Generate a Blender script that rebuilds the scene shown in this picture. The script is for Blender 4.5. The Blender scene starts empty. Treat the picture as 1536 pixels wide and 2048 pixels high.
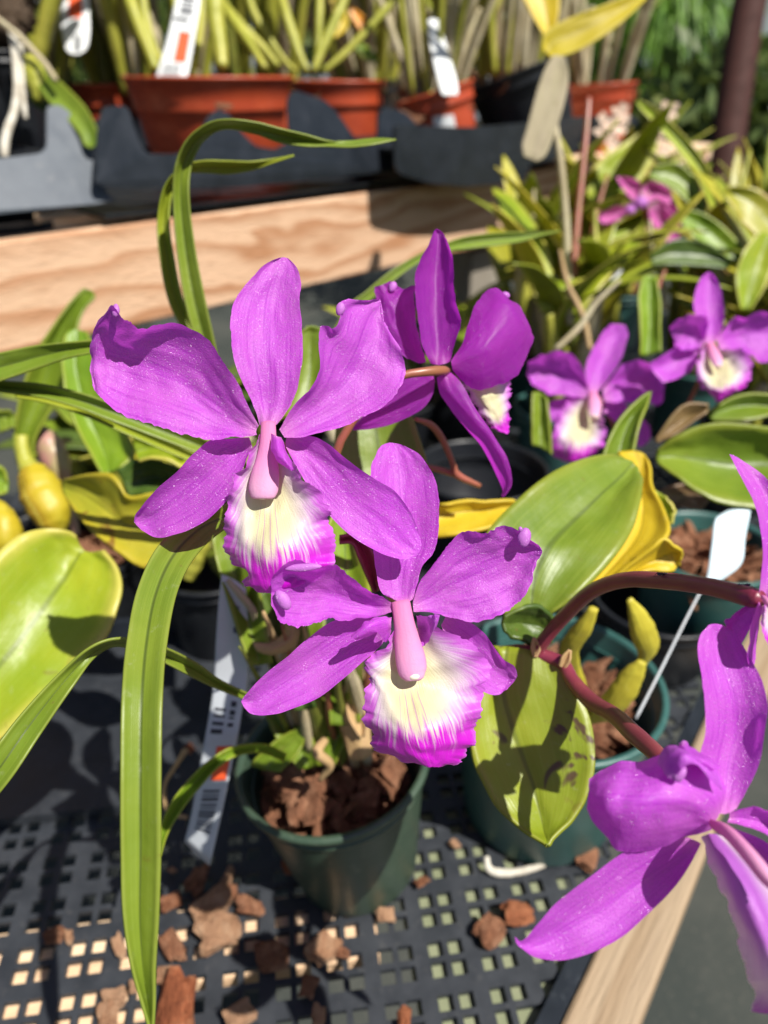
import bpy, math, random
import numpy as np
from mathutils import Vector, noise as mnoise
random.seed(7); RNG = np.random.RandomState(11)
S = bpy.context.scene; COL = S.collection
PI = math.pi
# ------------------------------------------------------------------ camera
PITCH = math.radians(30.6); FPX = 1479.0
CAM = np.array([0, 0, .372])
FW = np.array([0, math.cos(PITCH), -math.sin(PITCH)]); UP = np.array([0, math.sin(PITCH), math.cos(PITCH)]); RT = np.array([1., 0, 0])
cam = bpy.data.cameras.new('camera'); co = bpy.data.objects.new('camera', cam); COL.objects.link(co)
co.location = CAM; co.rotation_euler = (PI / 2 - PITCH, 0, 0)
cam.sensor_fit = 'VERTICAL'; cam.sensor_height = 36; cam.lens = 36 * FPX / 2048
cam.clip_start = .005; cam.clip_end = 200
cam.dof.use_dof = True; cam.dof.focus_distance = .192; cam.dof.aperture_fstop = 9.5
S.camera = co
# ------------------------------------------------------------------ light
SUN = Vector((.48, -.42, 1.0)).normalized()
EL = math.asin(SUN.z); AZ = math.atan2(SUN.x, SUN.y)
W = bpy.data.worlds.new('World'); S.world = W; W.use_nodes = True
nt = W.node_tree; bg = nt.nodes['Background']
sky = nt.nodes.new('ShaderNodeTexSky'); sky.sky_type = 'NISHITA'; sky.sun_disc = False
sky.sun_elevation = EL; sky.sun_rotation = AZ
nt.links.new(sky.outputs[0], bg.inputs[0]); bg.inputs[1].default_value = .05
sl = bpy.data.lights.new('sun', 'SUN'); sl.energy = 5.0; sl.angle = math.radians(.5); sl.color = (1, .955, .88)
so = bpy.data.objects.new('sun', sl); COL.objects.link(so); so.rotation_euler = SUN.to_track_quat('Z', 'Y').to_euler()
S.view_settings.view_transform = 'Standard'; S.view_settings.look = 'None'
S.view_settings.exposure = .6; S.view_settings.gamma = 1
S.cycles.max_bounces = 8; S.cycles.transmission_bounces = 4; S.cycles.sample_clamp_indirect = 6

# ------------------------------------------------------------------ picture-ray helpers: a sight line and a distance give a place
def ray(x, y): return FW + (x - 768) / FPX * RT - (y - 1024) / FPX * UP
def U(x, y, d): return CAM + d * ray(x, y)
def Zp(x, y, z):
    q = ray(x, y); return CAM + (z - CAM[2]) / q[2] * q
EV = np.array([.70711, .70711, 0]); NV = np.array([.70711, -.70711, 0])      # along the raised bench, and out of its front
B0 = np.array([-.3116, .6278, .2548])
def BP(x, y, off=0):
    q = ray(x, y); t = np.dot(NV, B0 + off * NV - CAM) / np.dot(NV, q); return CAM + t * q
# zoom frames: (x0, y0, scale)
VW = {0: (0, 0, 1), 1: (0, 0, 1.92), 2: (736, 0, 1.92), 3: (100, 450, 1.92), 4: (450, 850, 1.92), 5: (0, 550, 2.73), 6: (0, 1250, 2.56), 7: (400, 1400, 1.92),
      8: (936, 1150, 2.28), 9: (936, 500, 2.56), 10: (700, 430, 3.4125), 11: (1036, 0, 3.072), 12: (300, 1050, 2.926), 13: (0, 0, 3.657), 14: (420, 0, 2.259)}
def vp(v, x, y): a = VW[v]; return a[0] + x / a[2], a[1] + y / a[2]

# ------------------------------------------------------------------ objects
BASE = {}
def link(o, parent=None):
    COL.objects.link(o)
    if parent is not None: o.parent = parent
    return o
def tag(o, label=None, cat=None, group=None, kind=None):
    for k, v in (('label', label), ('category', cat), ('group', group), ('kind', kind)):
        if v: o[k] = v
    return o
def thing(name, label, cat, loc, group=None, kind=None):
    o = bpy.data.objects.new(name, None); o.empty_display_size = .02; link(o)
    o.location = loc; BASE[o.name] = np.array(loc, float)
    return tag(o, label, cat, group, kind)
def obj(name, verts, faces, mat, parent=None, uvs=None, smooth=True, solid=0, loc=None, sub=0):
    verts = np.asarray(verts, float)
    if parent is not None: b = BASE[parent.name]
    else: b = np.array(loc if loc is not None else [verts[:, 0].mean(), verts[:, 1].mean(), verts[:, 2].min()])
    me = bpy.data.meshes.new(name); me.from_pydata((verts - b).tolist(), [], faces)
    if uvs is not None:
        l = me.uv_layers.new(name='UVMap'); idx = np.zeros(len(me.loops), int); me.loops.foreach_get('vertex_index', idx)
        l.data.foreach_set('uv', np.asarray(uvs, float)[idx].ravel())
    me.polygons.foreach_set('use_smooth', [smooth] * len(me.polygons))
    me.materials.append(mat); me.update()
    o = bpy.data.objects.new(name, me); link(o, parent); BASE[o.name] = b
    if parent is None: o.location = b
    if solid:
        m = o.modifiers.new('thick', 'SOLIDIFY'); m.thickness = solid; m.offset = 0
    if sub:
        m = o.modifiers.new('sub', 'SUBSURF'); m.levels = sub; m.render_levels = sub
    return o
class MB:
    def __init__(s): s.v = []; s.f = []; s.uv = []
    def add(s, v, f, uv=None):
        n = len(s.v); s.v += [tuple(p) for p in v]; s.f += [tuple(i + n for i in q) for q in f]
        s.uv += list(uv) if uv is not None else [(0, 0)] * len(v)
    def box(s, c, ax, ay, az, hx, hy, hz):
        c = np.array(c); P = []
        for i in (-1, 1):
            for j in (-1, 1):
                for k in (-1, 1): P.append(c + i * hx * ax + j * hy * ay + k * hz * az)
        s.add(P, [(0, 1, 3, 2), (4, 6, 7, 5), (0, 4, 5, 1), (2, 3, 7, 6), (0, 2, 6, 4), (1, 5, 7, 3)])
    def make(s, name, mat, parent=None, **k): return obj(name, s.v, s.f, mat, parent, uvs=s.uv, **k)
def crom(P, n):
    """smooth curve through the rows of P, n samples"""
    P = np.asarray(P, float); k = len(P); t = np.linspace(0, k - 1, n); i = np.minimum(t.astype(int), k - 2); f = (t - i)[:, None]
    g = lambda j: np.where(((j < 0) | (j > k - 1))[:, None], np.where((j < 0)[:, None], 2 * P[0] - P[1], 2 * P[-1] - P[-2]), P[np.clip(j, 0, k - 1)])
    a, b, c, d = g(i - 1), P[i], P[i + 1], g(i + 2)
    return .5 * (2 * b + (c - a) * f + (2 * a - 5 * b + 4 * c - d) * f ** 2 + (3 * b - a - 3 * c + d) * f ** 3)
def gridfaces(nu, nv): return [(i * nv + j, i * nv + j + 1, (i + 1) * nv + j + 1, (i + 1) * nv + j) for i in range(nu - 1) for j in range(nv - 1)]
def fn(x, y, z=0): return mnoise.noise(Vector((x, y, z)))
def surface(L, M, R, nu, nv, rip=0, ripf=6, frill=0, lump=0, seed=0, crease=0):
    """sheet through three rails; rip = waving of the margins, frill = uneven outline, crease = sharpness of the midrib"""
    cl, cm, cr = crom(L, nu), crom(M, nu), crom(R, nu); v = np.linspace(-1, 1, nv)
    us = np.linspace(0, 1, nu)
    P = np.zeros((nu, nv, 3))
    for j, q in enumerate(v):
        quad = cl * (q * (q - 1) / 2) + cm * (1 - q * q) + cr * (q * (q + 1) / 2)
        lin = cm * (1 - abs(q)) + (cl if q < 0 else cr) * abs(q)
        P[:, j] = quad * (1 - crease) + lin * crease
    if rip or frill or lump:
        du = np.gradient(P, axis=0); dv = np.gradient(P, axis=1); N = np.cross(du, dv); N /= np.linalg.norm(N, axis=2)[..., None] + 1e-12
        wd = np.linalg.norm(cl - cr, axis=1); Q = P.copy(); wm = wd.max() + 1e-9; rip = min(rip, wm * .045); lump = min(lump, wm * .05); frill = min(frill, wm * .03)
        for i in range(nu):
            k = min(1, wd[i] / wm * 1.3)
            for j, q in enumerate(v):
                e = abs(q) ** 3; s = 1 if q > 0 else -1
                h = rip * e * k * (math.sin(ripf * 6.283 * us[i] + s * 1.3 + seed + 2.5 * fn(us[i] * 3, s * 4, seed)) * .7 + 1.1 * fn(us[i] * ripf * 2.3, s * 3, seed))
                h += lump * fn(us[i] * 4, q * 2, seed + 5) * k + .35 * lump * fn(us[i] * 11, q * 5, seed + 9) * k
                Q[i, j] = P[i, j] + N[i, j] * h
                if frill:
                    out = (P[i, -1] - P[i, 0]); out = out / (np.linalg.norm(out) + 1e-9) * s
                    Q[i, j] += out * frill * abs(q) ** 6 * k * (fn(us[i] * 16, s * 7, seed) * 1.0 + 1.0 * fn(us[i] * 38, s * 5, seed) + .7 * fn(us[i] * 80, s * 5, seed))
        P = Q
    return P, us, v
def sheet(name, v, d0, rows, mat, parent, nu=40, nv=17, solid=0, **k):
    """rows: Lx,Ly,Mx,My,Rx,Ry in zoom frame v, then dL,dM,dR in mm nearer(-)/farther(+) than d0"""
    rails = ([], [], [])
    for r in rows:
        dd = r[6:9] if len(r) > 6 else (0, 0, 0)
        for a in range(3):
            x, y = vp(v, r[2 * a], r[2 * a + 1]); rails[a].append(U(x, y, d0 + dd[a] * .001))
    P, us, vs = surface(*rails, nu, nv, **k)
    uv = [(a, (b + 1) / 2) for a in us for b in vs]
    o = obj(name, P.reshape(-1, 3), gridfaces(nu, nv), mat, parent, uvs=uv, solid=solid)
    return o, P
def strip(name, v, pts, mat, parent, fold=2, solid=.0008, nu=None, nv=11, ds=1, **k):
    """strap or leaf along a midline: x, y, distance, half width (zoom units); fold in mm"""
    q = np.array([vp(v, p[0], p[1]) for p in pts]); t = np.gradient(q, axis=0); t /= np.linalg.norm(t, axis=1)[:, None]
    rails = ([], [], [])
    for p, c, tt in zip(pts, q, t):
        w = p[3] / VW[v][2]; n = np.array([tt[1], -tt[0]]); tw = p[4] if len(p) > 4 else 0; ff = fold * min(1, w / 12)
        rails[0].append(U(*(c + n * w), p[2] - tw * .001)); rails[1].append(U(*c, p[2] + ff * .001)); rails[2].append(U(*(c - n * w), p[2] + tw * .001))
    k.setdefault('crease', .6)
    nu = nu or 8 * len(pts)
    P, us, vs = surface(*rails, nu, nv, **k)
    return obj(name, P.reshape(-1, 3), gridfaces(nu, nv), mat, parent, uvs=[(a, (b + 1) / 2) for a in us for b in vs], solid=solid)
def tubegeo(C, Rr, n=10, cap=True, flat=1.0, lump=0, seed=0, ref=None):
    C = np.asarray(C, float); T = np.gradient(C, axis=0); T /= np.linalg.norm(T, axis=1)[:, None] + 1e-12
    if ref is None: ref = np.array([0, .3, 1.]) if abs(T[0][2]) < .8 else np.array([1., .2, 0])
    V = []; uv = []; a = np.cross(T[0], ref); a /= np.linalg.norm(a)
    for i, (c, t, r) in enumerate(zip(C, T, Rr)):
        a = a - t * np.dot(a, t); a /= np.linalg.norm(a) + 1e-12; b = np.cross(t, a)
        for j in range(n):
            th = 2 * PI * j / n; rr = r * (1 + lump * fn(i * .7, math.cos(th) * 1.5 + seed, math.sin(th) * 1.5))
            V.append(c + rr * (math.cos(th) * a + flat * math.sin(th) * b)); uv.append((i / (len(C) - 1), j / n))
    F = [(i * n + j, i * n + (j + 1) % n, (i + 1) * n + (j + 1) % n, (i + 1) * n + j) for i in range(len(C) - 1) for j in range(n)]
    if cap: F += [tuple(range(n))[::-1], tuple(range((len(C) - 1) * n, len(C) * n))]
    return V, F, uv
def tube(name, v, pts, mat, parent, ns=None, n=12, **k):
    A = crom([list(U(*vp(v, p[0], p[1]), p[2])) + [p[3] / VW[v][2] * p[2] / FPX] for p in pts], ns or 6 * len(pts))
    V, F, uv = tubegeo(A[:, :3], np.abs(A[:, 3]), n, **k)
    return obj(name, V, F, mat, parent, uvs=uv)
def lathe(prof, c, axis=(0, 0, 1), n=56):
    """surface of revolution about axis from c; prof = (r, h)"""
    ax = np.array(axis, float); ax /= np.linalg.norm(ax); a = np.cross(ax, [0, 1., .01]); a /= np.linalg.norm(a); b = np.cross(ax, a)
    V = [np.array(c) + h * ax + r * (math.cos(2 * PI * j / n) * a + math.sin(2 * PI * j / n) * b) for r, h in prof for j in range(n)]
    F = [(i * n + j, i * n + (j + 1) % n, (i + 1) * n + (j + 1) % n, (i + 1) * n + j) for i in range(len(prof) - 1) for j in range(n)]
    return V, F

# ------------------------------------------------------------------ materials
class NT:
    def __init__(s, name):
        s.m = bpy.data.materials.new(name); s.m.use_nodes = True; s.t = s.m.node_tree; s.t.nodes.clear(); s.out = s.n('OutputMaterial')
    def n(s, typ, **k):
        q = s.t.nodes.new('ShaderNode' + typ)
        for a, b in k.items():
            if hasattr(q, a): setattr(q, a, b)
            else: s.set(q.inputs[a.replace('_', ' ')], b)
        return q
    def set(s, sock, val):
        if isinstance(val, bpy.types.NodeSocket): s.t.links.new(val, sock)
        elif isinstance(val, tuple) and len(val) == 3 and sock.type == 'RGBA': sock.default_value = (*val, 1)
        else: sock.default_value = val
    def math(s, op, a, b=0, c=0, clamp=False):
        q = s.t.nodes.new('ShaderNodeMath'); q.operation = op; q.use_clamp = clamp
        for i, x in enumerate((a, b, c)): s.set(q.inputs[i], x)
        return q.outputs[0]
    def mix(s, f, a, b, blend='MIX'):
        q = s.t.nodes.new('ShaderNodeMix'); q.data_type = 'RGBA'; q.blend_type = blend; q.clamp_factor = True
        s.set(q.inputs[0], f); s.set(q.inputs[6], a); s.set(q.inputs[7], b); return q.outputs[2]
    def ss(s, x, lo, hi):
        q = s.t.nodes.new('ShaderNodeMapRange'); q.interpolation_type = 'SMOOTHSTEP'; s.set(q.inputs[0], x); s.set(q.inputs[1], lo); s.set(q.inputs[2], hi); return q.outputs[0]
    def xyz(s, x, y, z=0):
        q = s.t.nodes.new('ShaderNodeCombineXYZ')
        for i, a in enumerate((x, y, z)): s.set(q.inputs[i], a)
        return q.outputs[0]
    def noise(s, vec, scale, detail=3, rough=.55, dist=0):
        q = s.t.nodes.new('ShaderNodeTexNoise'); s.set(q.inputs['Vector'], vec); q.inputs['Scale'].default_value = scale; q.inputs['Detail'].default_value = detail
        q.inputs['Roughness'].default_value = rough; q.inputs['Distortion'].default_value = dist; return q.outputs[0]
    def bump(s, h, strength, dist, prev=None):
        q = s.t.nodes.new('ShaderNodeBump'); s.set(q.inputs['Height'], h); q.inputs['Strength'].default_value = strength; q.inputs['Distance'].default_value = dist
        if prev: s.set(q.inputs['Normal'], prev)
        return q.outputs[0]
    def uv(s):
        q = s.t.nodes.new('ShaderNodeSeparateXYZ'); s.set(q.inputs[0], s.n('TexCoord').outputs['UV']); return q.outputs[0], q.outputs[1]
    def obj(s): return s.n('TexCoord').outputs['Object']
    def prin(s, base, rough=.5, normal=None, spec=.5, **k):
        q = s.n('BsdfPrincipled'); s.set(q.inputs['Base Color'], base); s.set(q.inputs['Roughness'], rough); q.inputs['Specular IOR Level'].default_value = spec
        if normal: s.set(q.inputs['Normal'], normal)
        for a, b in k.items(): s.set(q.inputs[a.replace('_', ' ')], b)
        return q.outputs[0]
    def thin(s, base, trans, f, rough=.4, normal=None, spec=.5):
        t = s.n('BsdfTranslucent'); s.set(t.inputs[0], trans)
        if normal: s.set(t.inputs[1], normal)
        mx = s.n('MixShader'); s.set(mx.inputs[0], f); s.set(mx.inputs[1], s.prin(base, rough, normal, spec)); s.set(mx.inputs[2], t.outputs[0]); return mx.outputs[0]
    def done(s, sh): s.t.links.new(sh, s.out.inputs[0]); return s.m
def petal_mat(name, base, deep, trans, pale=(.62, .22, .55), glit=.55, tf=.32):
    m = NT(name); u, v = m.uv(); o = m.obj()
    a = m.math('ABSOLUTE', m.math('MULTIPLY', m.math('SUBTRACT', v, .5), 2))
    vein = m.noise(m.xyz(m.math('MULTIPLY', u, 1.6), m.math('MULTIPLY', v, 26), 0), 1, 3, .6, .25)
    big = m.noise(o, 90, 3)
    v2 = m.noise(m.xyz(m.math('MULTIPLY', u, 3.5), m.math('MULTIPLY', v, 60), 5), 1, 3, .6, .6); c = m.mix(m.ss(vein, .50, .68), base, deep); c = m.mix(m.math('MULTIPLY', m.ss(v2, .52, .64), .5), c, deep)
    c = m.mix(m.math('MULTIPLY', m.ss(big, .4, .75), .45), c, m.mix(.5, base, pale))
    mid = m.math('SUBTRACT', 1, m.ss(a, .0, .07)); c = m.mix(m.math('MULTIPLY', mid, .5), c, deep)
    c = m.mix(m.math('MULTIPLY', m.math('SUBTRACT', 1, m.ss(u, .0, .13)), .75), c, pale)
    fine = m.noise(o, 2600, 2, .6); fine2 = m.noise(o, 900, 2, .6)
    c = m.mix(m.math('MULTIPLY', m.ss(fine, .55, .75), .25), c, pale)
    nb = m.bump(vein, .16, .0004); nb = m.bump(fine, glit, .00028, nb); nb = m.bump(fine2, glit * .45, .0004, nb)
    gl = m.n('BsdfGlossy'); gl.inputs['Roughness'].default_value = .22; m.set(gl.inputs['Color'], (1, .9, 1)); cell = m.noise(o, 2300, 1, .5)
    m.set(gl.inputs['Normal'], m.bump(cell, 1.0, .0009)); mx = m.n('MixShader'); m.set(mx.inputs[0], m.math('MULTIPLY', m.ss(cell, .53, .63), glit * .17))
    m.set(mx.inputs[1], m.thin(c, trans, tf, .42, nb, .3)); m.set(mx.inputs[2], gl.outputs[0])
    return m.done(mx.outputs[0])
M_PETAL = petal_mat('orchid_petal', (.56, .102, .66), (.41, .036, .54), (.84, .10, .86), tf=.42)
M_PETAL_DARK = petal_mat('orchid_petal_shaded_back', (.30, .03, .37), (.24, .015, .32), (.75, .045, .78), pale=(.45, .06, .45), glit=.25, tf=.5)  # darker base puts the turned-away bloom's shaded back into the colour
M_PETAL_ROSE = petal_mat('rose_petal', (.58, .13, .40), (.42, .06, .30), (.65, .1, .4), pale=(.6, .3, .4), glit=.3)
M_PETAL_PEACH = petal_mat('peach_petal', (.72, .45, .36), (.6, .25, .15), (.7, .4, .3), pale=(.8, .65, .5), glit=.3)
M_KNOB = petal_mat('petal_curl', (.50, .10, .60), (.40, .04, .52), (.6, .08, .65), pale=(.55, .2, .6), glit=.4)
def lip_mat(name, inner=(.68, .66, .38), outer=(.56, .11, .62), tip=(.56, .004, .56), start=.41, back=False):
    m = NT(name); u, v = m.uv(); o = m.obj(); a = m.math('ABSOLUTE', m.math('MULTIPLY', m.math('SUBTRACT', v, .5), 2))
    ang = m.math('ARCTAN2', m.math('SUBTRACT', v, .5), m.math('ADD', u, .12)); st = m.noise(m.xyz(m.math('MULTIPLY', u, 2.6), m.math('MULTIPLY', ang, 26), 3), 1, 3, .6, .5); w = m.math('MULTIPLY', m.math('SUBTRACT', st, .5), m.math('ADD', .45, m.math('MULTIPLY', m.ss(u, .35, .75), .6)))
    uu = m.math('DIVIDE', m.math('MAXIMUM', m.math('SUBTRACT', u, .36), 0), .64)
    rad = m.math('SQRT', m.math('ADD', m.math('MULTIPLY', uu, uu), m.math('MULTIPLY', m.math('MULTIPLY', a, a), .86)))
    c = m.mix(m.ss(rad, .25, .75), inner, (.66, .52, .64))
    side = m.mix(m.ss(u, start + .05, start + .35), outer, tip)
    c = m.mix(m.ss(m.math('ADD', rad, m.math('MULTIPLY', w, .95)), .56, .90), c, side)
    core = m.math('ADD', u, m.math('MULTIPLY', w, .7)); c = m.mix(m.math('MULTIPLY', m.ss(core, start + .14, start + .34), m.math('SUBTRACT', 1, m.math('MULTIPLY', m.ss(a, .35, .9), .7))), c, tip)
    c = m.mix(m.ss(m.math('ADD', a, m.math('MULTIPLY', w, .2)), .90, 1.0), c, outer)
    # thin veins down the middle
    ln = m.math('SINE', m.math('MULTIPLY', ang, 62)); ln = m.math('MULTIPLY', m.ss(ln, .82, 1.0), m.math('MULTIPLY', m.math('SUBTRACT', 1, m.ss(a, .1, .35)), m.ss(u, .3, .45)))
    c = m.mix(m.math('MULTIPLY', ln, .6), c, (.5, .08, .45))
    fine = m.noise(o, 2200, 2, .6); nb = m.bump(st, .28, .0008); nb = m.bump(fine, .3, .0003, nb)
    return m.done(m.thin(c, m.mix(.5, c, (.8, .5, .7)), .3, .4, nb, .4))
M_LIP = lip_mat('orchid_lip')
M_LIP_BACK = lip_mat('orchid_lip_outside', inner=(.42, .12, .52), outer=(.78, .66, .74), start=.72)
def column_mat():
    m = NT('orchid_column'); u, v = m.uv(); o = m.obj(); n = m.noise(o, 160, 3); c = m.mix(u, (.74, .22, .46), (.80, .50, .68)); c = m.mix(m.math('MULTIPLY', m.ss(n, .4, .7), .35), c, (.62, .24, .56))
    c = m.mix(m.ss(u, .93, .99), c, (.80, .72, .58)); f = m.noise(m.xyz(m.math('MULTIPLY', u, 2), m.math('MULTIPLY', v, 9), 0), 1, 2)
    nb = m.bump(f, .3, .0006); nb = m.bump(m.noise(o, 1500, 2), .25, .0003, nb); return m.done(m.thin(c, (.75, .35, .6), .34, .55, nb, .2))
def soft(name, col, col2, scale=120, rough=.4, tf=.15, spec=.5, bumpv=.2):
    m = NT(name); o = m.obj(); n = m.noise(o, scale, 3); c = m.mix(m.ss(n, .35, .65), col, col2); nb = m.bump(m.noise(o, scale * 8, 2), bumpv, .0004)
    return m.done(m.thin(c, col, tf, rough, nb, spec))
M_COLUMN = column_mat()
M_CAP = soft('anther_cap', (.85, .75, .62), (.8, .6, .6), 200)
def stem_mat(name, a, b, rough=.35):
    m = NT(name); u, v = m.uv(); o = m.obj(); n = m.noise(o, 60, 3); c = m.mix(m.ss(n, .35, .7), a, b)
    f = m.noise(m.xyz(m.math('MULTIPLY', u, 3), m.math('MULTIPLY', v, 14), 0), 1, 2)
    return m.done(m.prin(c, rough, m.bump(f, .25, .0004), .5))
M_STEM = stem_mat('wine_stem', (.17, .022, .045), (.22, .05, .05))
M_STEM_RED = stem_mat('red_brown_stem', (.30, .09, .06), (.24, .10, .04))
M_STEM_GREEN = stem_mat('green_stem', (.12, .15, .02), (.2, .2, .04))
def leaf_mat(name, a, b, edge=None, spots=None, rough=.33, tf=.16, spotamt=.62, mid=.6, trans=None, veins=40, seed=0, midw=.07):
    m = NT(name); u, v = m.uv(); o = m.obj(); d = m.math('ABSOLUTE', m.math('MULTIPLY', m.math('SUBTRACT', v, .5), 2))
    n = m.noise(o, 22, 4); c = m.mix(m.ss(n, .32, .68), a, b)
    vn = m.noise(m.xyz(m.math('MULTIPLY', u, 2), m.math('MULTIPLY', v, veins), seed), 1, 2, .5)
    c = m.mix(m.math('MULTIPLY', m.ss(vn, .45, .7), .35), c, m.mix(.5, a, (.35, .42, .06)))
    if edge: c = m.mix(m.ss(m.math('ADD', d, m.math('MULTIPLY', m.math('SUBTRACT', n, .5), .5)), .72, 1.05), c, edge)
    c = m.mix(m.math('MULTIPLY', m.math('SUBTRACT', 1, m.ss(d, .015, midw)), mid), c, tuple(.38 * x for x in a))
    fleck = m.noise(o, 420, 2); c = m.mix(m.math('MULTIPLY', m.ss(fleck, .70, .78), .5), c, (.16, .1, .03))
    ds = m.noise(o, 260, 5, .75); c = m.mix(m.math('MULTIPLY', m.ss(ds, .58, .80), .30), c, (.42, .42, .30)); bl = m.noise(o, 75, 3, .6, 1.0); c = m.mix(m.math('MULTIPLY', m.ss(bl, .66, .74), .45), c, (.16, .12, .02))
    if spots:
        q = m.noise(o, 55, 3, .6, .6); c = m.mix(m.math('MULTIPLY', m.ss(q, spotamt, spotamt + .05), .85), c, spots)
    nb = m.bump(vn, .22 if veins > 12 else .6, .0005 if veins > 12 else .0014); nb = m.bump(m.noise(o, 700, 2), .16, .0003, nb); nb = m.bump(m.noise(o, 45, 3), .35, .003, nb); rough = m.math('ADD', rough, m.math('MULTIPLY', ds, .18))
    return m.done(m.thin(c, trans or tuple(min(1, 1.5 * x) for x in b), tf, rough, nb, .5))
M_LEAF = leaf_mat('orchid_leaf', (.115, .185, .012), (.17, .235, .016), edge=(.2, .24, .02))
M_LEAF_SPOT = leaf_mat('spotted_leaf', (.19, .245, .012), (.24, .28, .016), edge=(.24, .26, .02), spots=(.06, .014, .025), spotamt=.60)
M_LEAF_BRIGHT = leaf_mat('bright_leaf', (.13, .235, .012), (.19, .29, .015), edge=(.25, .3, .02))
M_LEAF_LIME = leaf_mat('lime_leaf', (.21, .29, .012), (.32, .36, .016), edge=(.5, .45, .08))
M_LEAF_TAN = leaf_mat('browning_leaf', (.26, .27, .014), (.36, .31, .02), edge=(.42, .34, .02), spots=(.18, .08, .015), spotamt=.60)
M_LEAF_YEL = leaf_mat('yellow_leaf', (.50, .35, .008), (.58, .43, .02), rough=.4)
M_LEAF_YELG = leaf_mat('yellow_green_leaf', (.34, .34, .02), (.44, .40, .03), edge=(.5, .42, .05))
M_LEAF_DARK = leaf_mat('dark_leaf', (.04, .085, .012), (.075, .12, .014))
M_LEAF_OLD = leaf_mat('brown_leaf', (.16, .09, .05), (.22, .14, .06))
M_STRAP = leaf_mat('strap_leaf', (.135, .205, .016), (.175, .235, .02), edge=(.2, .25, .03), veins=44, mid=.9, rough=.34, midw=.16)
M_STRAP2 = leaf_mat('strap_leaf_yellow', (.22, .28, .014), (.27, .30, .02), veins=26, mid=.7)
M_DRY = leaf_mat('dry_leaf', (.42, .26, .12), (.5, .34, .18), rough=.7, mid=.3, tf=.1)
M_LEAF_OCHRE = leaf_mat('ochre_leaf', (.40, .31, .006), (.46, .37, .01), rough=.5)
M_BEIGE = leaf_mat('bleached_leaf', (.27, .225, .145), (.32, .27, .18), rough=.7, mid=.2, tf=.1)
M_CANE = leaf_mat('cane', (.30, .31, .03), (.42, .40, .06), rough=.4, mid=0, tf=.05, veins=8)
M_CANE_GREY = leaf_mat('old_cane', (.36, .29, .17), (.48, .42, .28), rough=.6, mid=0, tf=.03, veins=8)
M_BULB = leaf_mat('yellow_bulb', (.46, .34, .010), (.40, .32, .014), rough=.42, mid=0, veins=11, tf=.05, edge=(.34, .20, .01))
M_SHRIV = leaf_mat('shrivelled_bulb', (.50, .43, .04), (.42, .36, .03), rough=.35, mid=0, veins=9, tf=.05)
M_PINK = soft('pink_sheath', (.45, .22, .2), (.36, .30, .14), 60)
M_ROOT = soft('aerial_root', (.55, .52, .44), (.38, .34, .27), 80, .7, .02)
def plastic(name, a, b=None, rough=.4, dust=(.3, .27, .22), amt=.25, scale=40, spec=.5):
    m = NT(name); o = m.obj(); n = m.noise(o, scale, 5, .6); c = m.mix(m.ss(n, .3, .7), a, b or a); d = m.noise(o, scale * 3, 5, .7)
    c = m.mix(m.math('MULTIPLY', m.ss(d, .55, .75), amt), c, dust); r = m.math('ADD', rough, m.math('MULTIPLY', m.math('SUBTRACT', n, .5), .3))
    return m.done(m.prin(c, r, m.bump(d, .12, .0006), spec))
M_RED = plastic('terracotta_plastic', (.44, .068, .024), (.37, .05, .018), .42, (.5, .25, .16), .25)
M_GREEN = plastic('green_plastic', (.035, .062, .04), (.045, .075, .048), .42, (.17, .18, .13), .45, 70)
M_TEAL = plastic('teal_plastic', (.028, .090, .080), (.036, .112, .10), .42, (.25, .28, .24), .2)
M_BLACK = plastic('black_plastic', (.008, .009, .012), (.013, .015, .018), .42, (.06, .06, .06), .25, spec=.35)
M_TRAY = plastic('tray_plastic', (.010, .013, .018), (.016, .020, .028), .36, (.08, .09, .10), .3)
M_TRAY_PALE = plastic('sunlit_tray_plastic', (.062, .075, .095), (.085, .10, .12), .5, (.2, .2, .2), .35)  # tray plastic with the sloping skirt's sunlight put into a paler colour
M_MESH = plastic('bench_plastic', (.018, .021, .026), (.029, .033, .040), .5, (.10, .097, .092), .32, 60)
M_WHITE = plastic('white_tag', (.78, .80, .80), (.72, .74, .74), .45, (.6, .6, .58), .15)
M_GREYTAG = plastic('grey_tag', (.50, .53, .56), (.44, .47, .50), .45, (.4, .4, .4), .3)
M_BLUETAG = plastic('pale_blue_tag', (.52, .64, .70), (.48, .60, .66), .45, (.5, .55, .58), .1)
M_ORANGE = plastic('orange_sticker', (.80, .11, .03), (.75, .09, .025), .5, amt=.05)
M_INK = plastic('ink', (.03, .03, .04), rough=.6, amt=0)
M_INKBLUE = plastic('blue_ink', (.05, .06, .12), rough=.6, amt=0)
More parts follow.
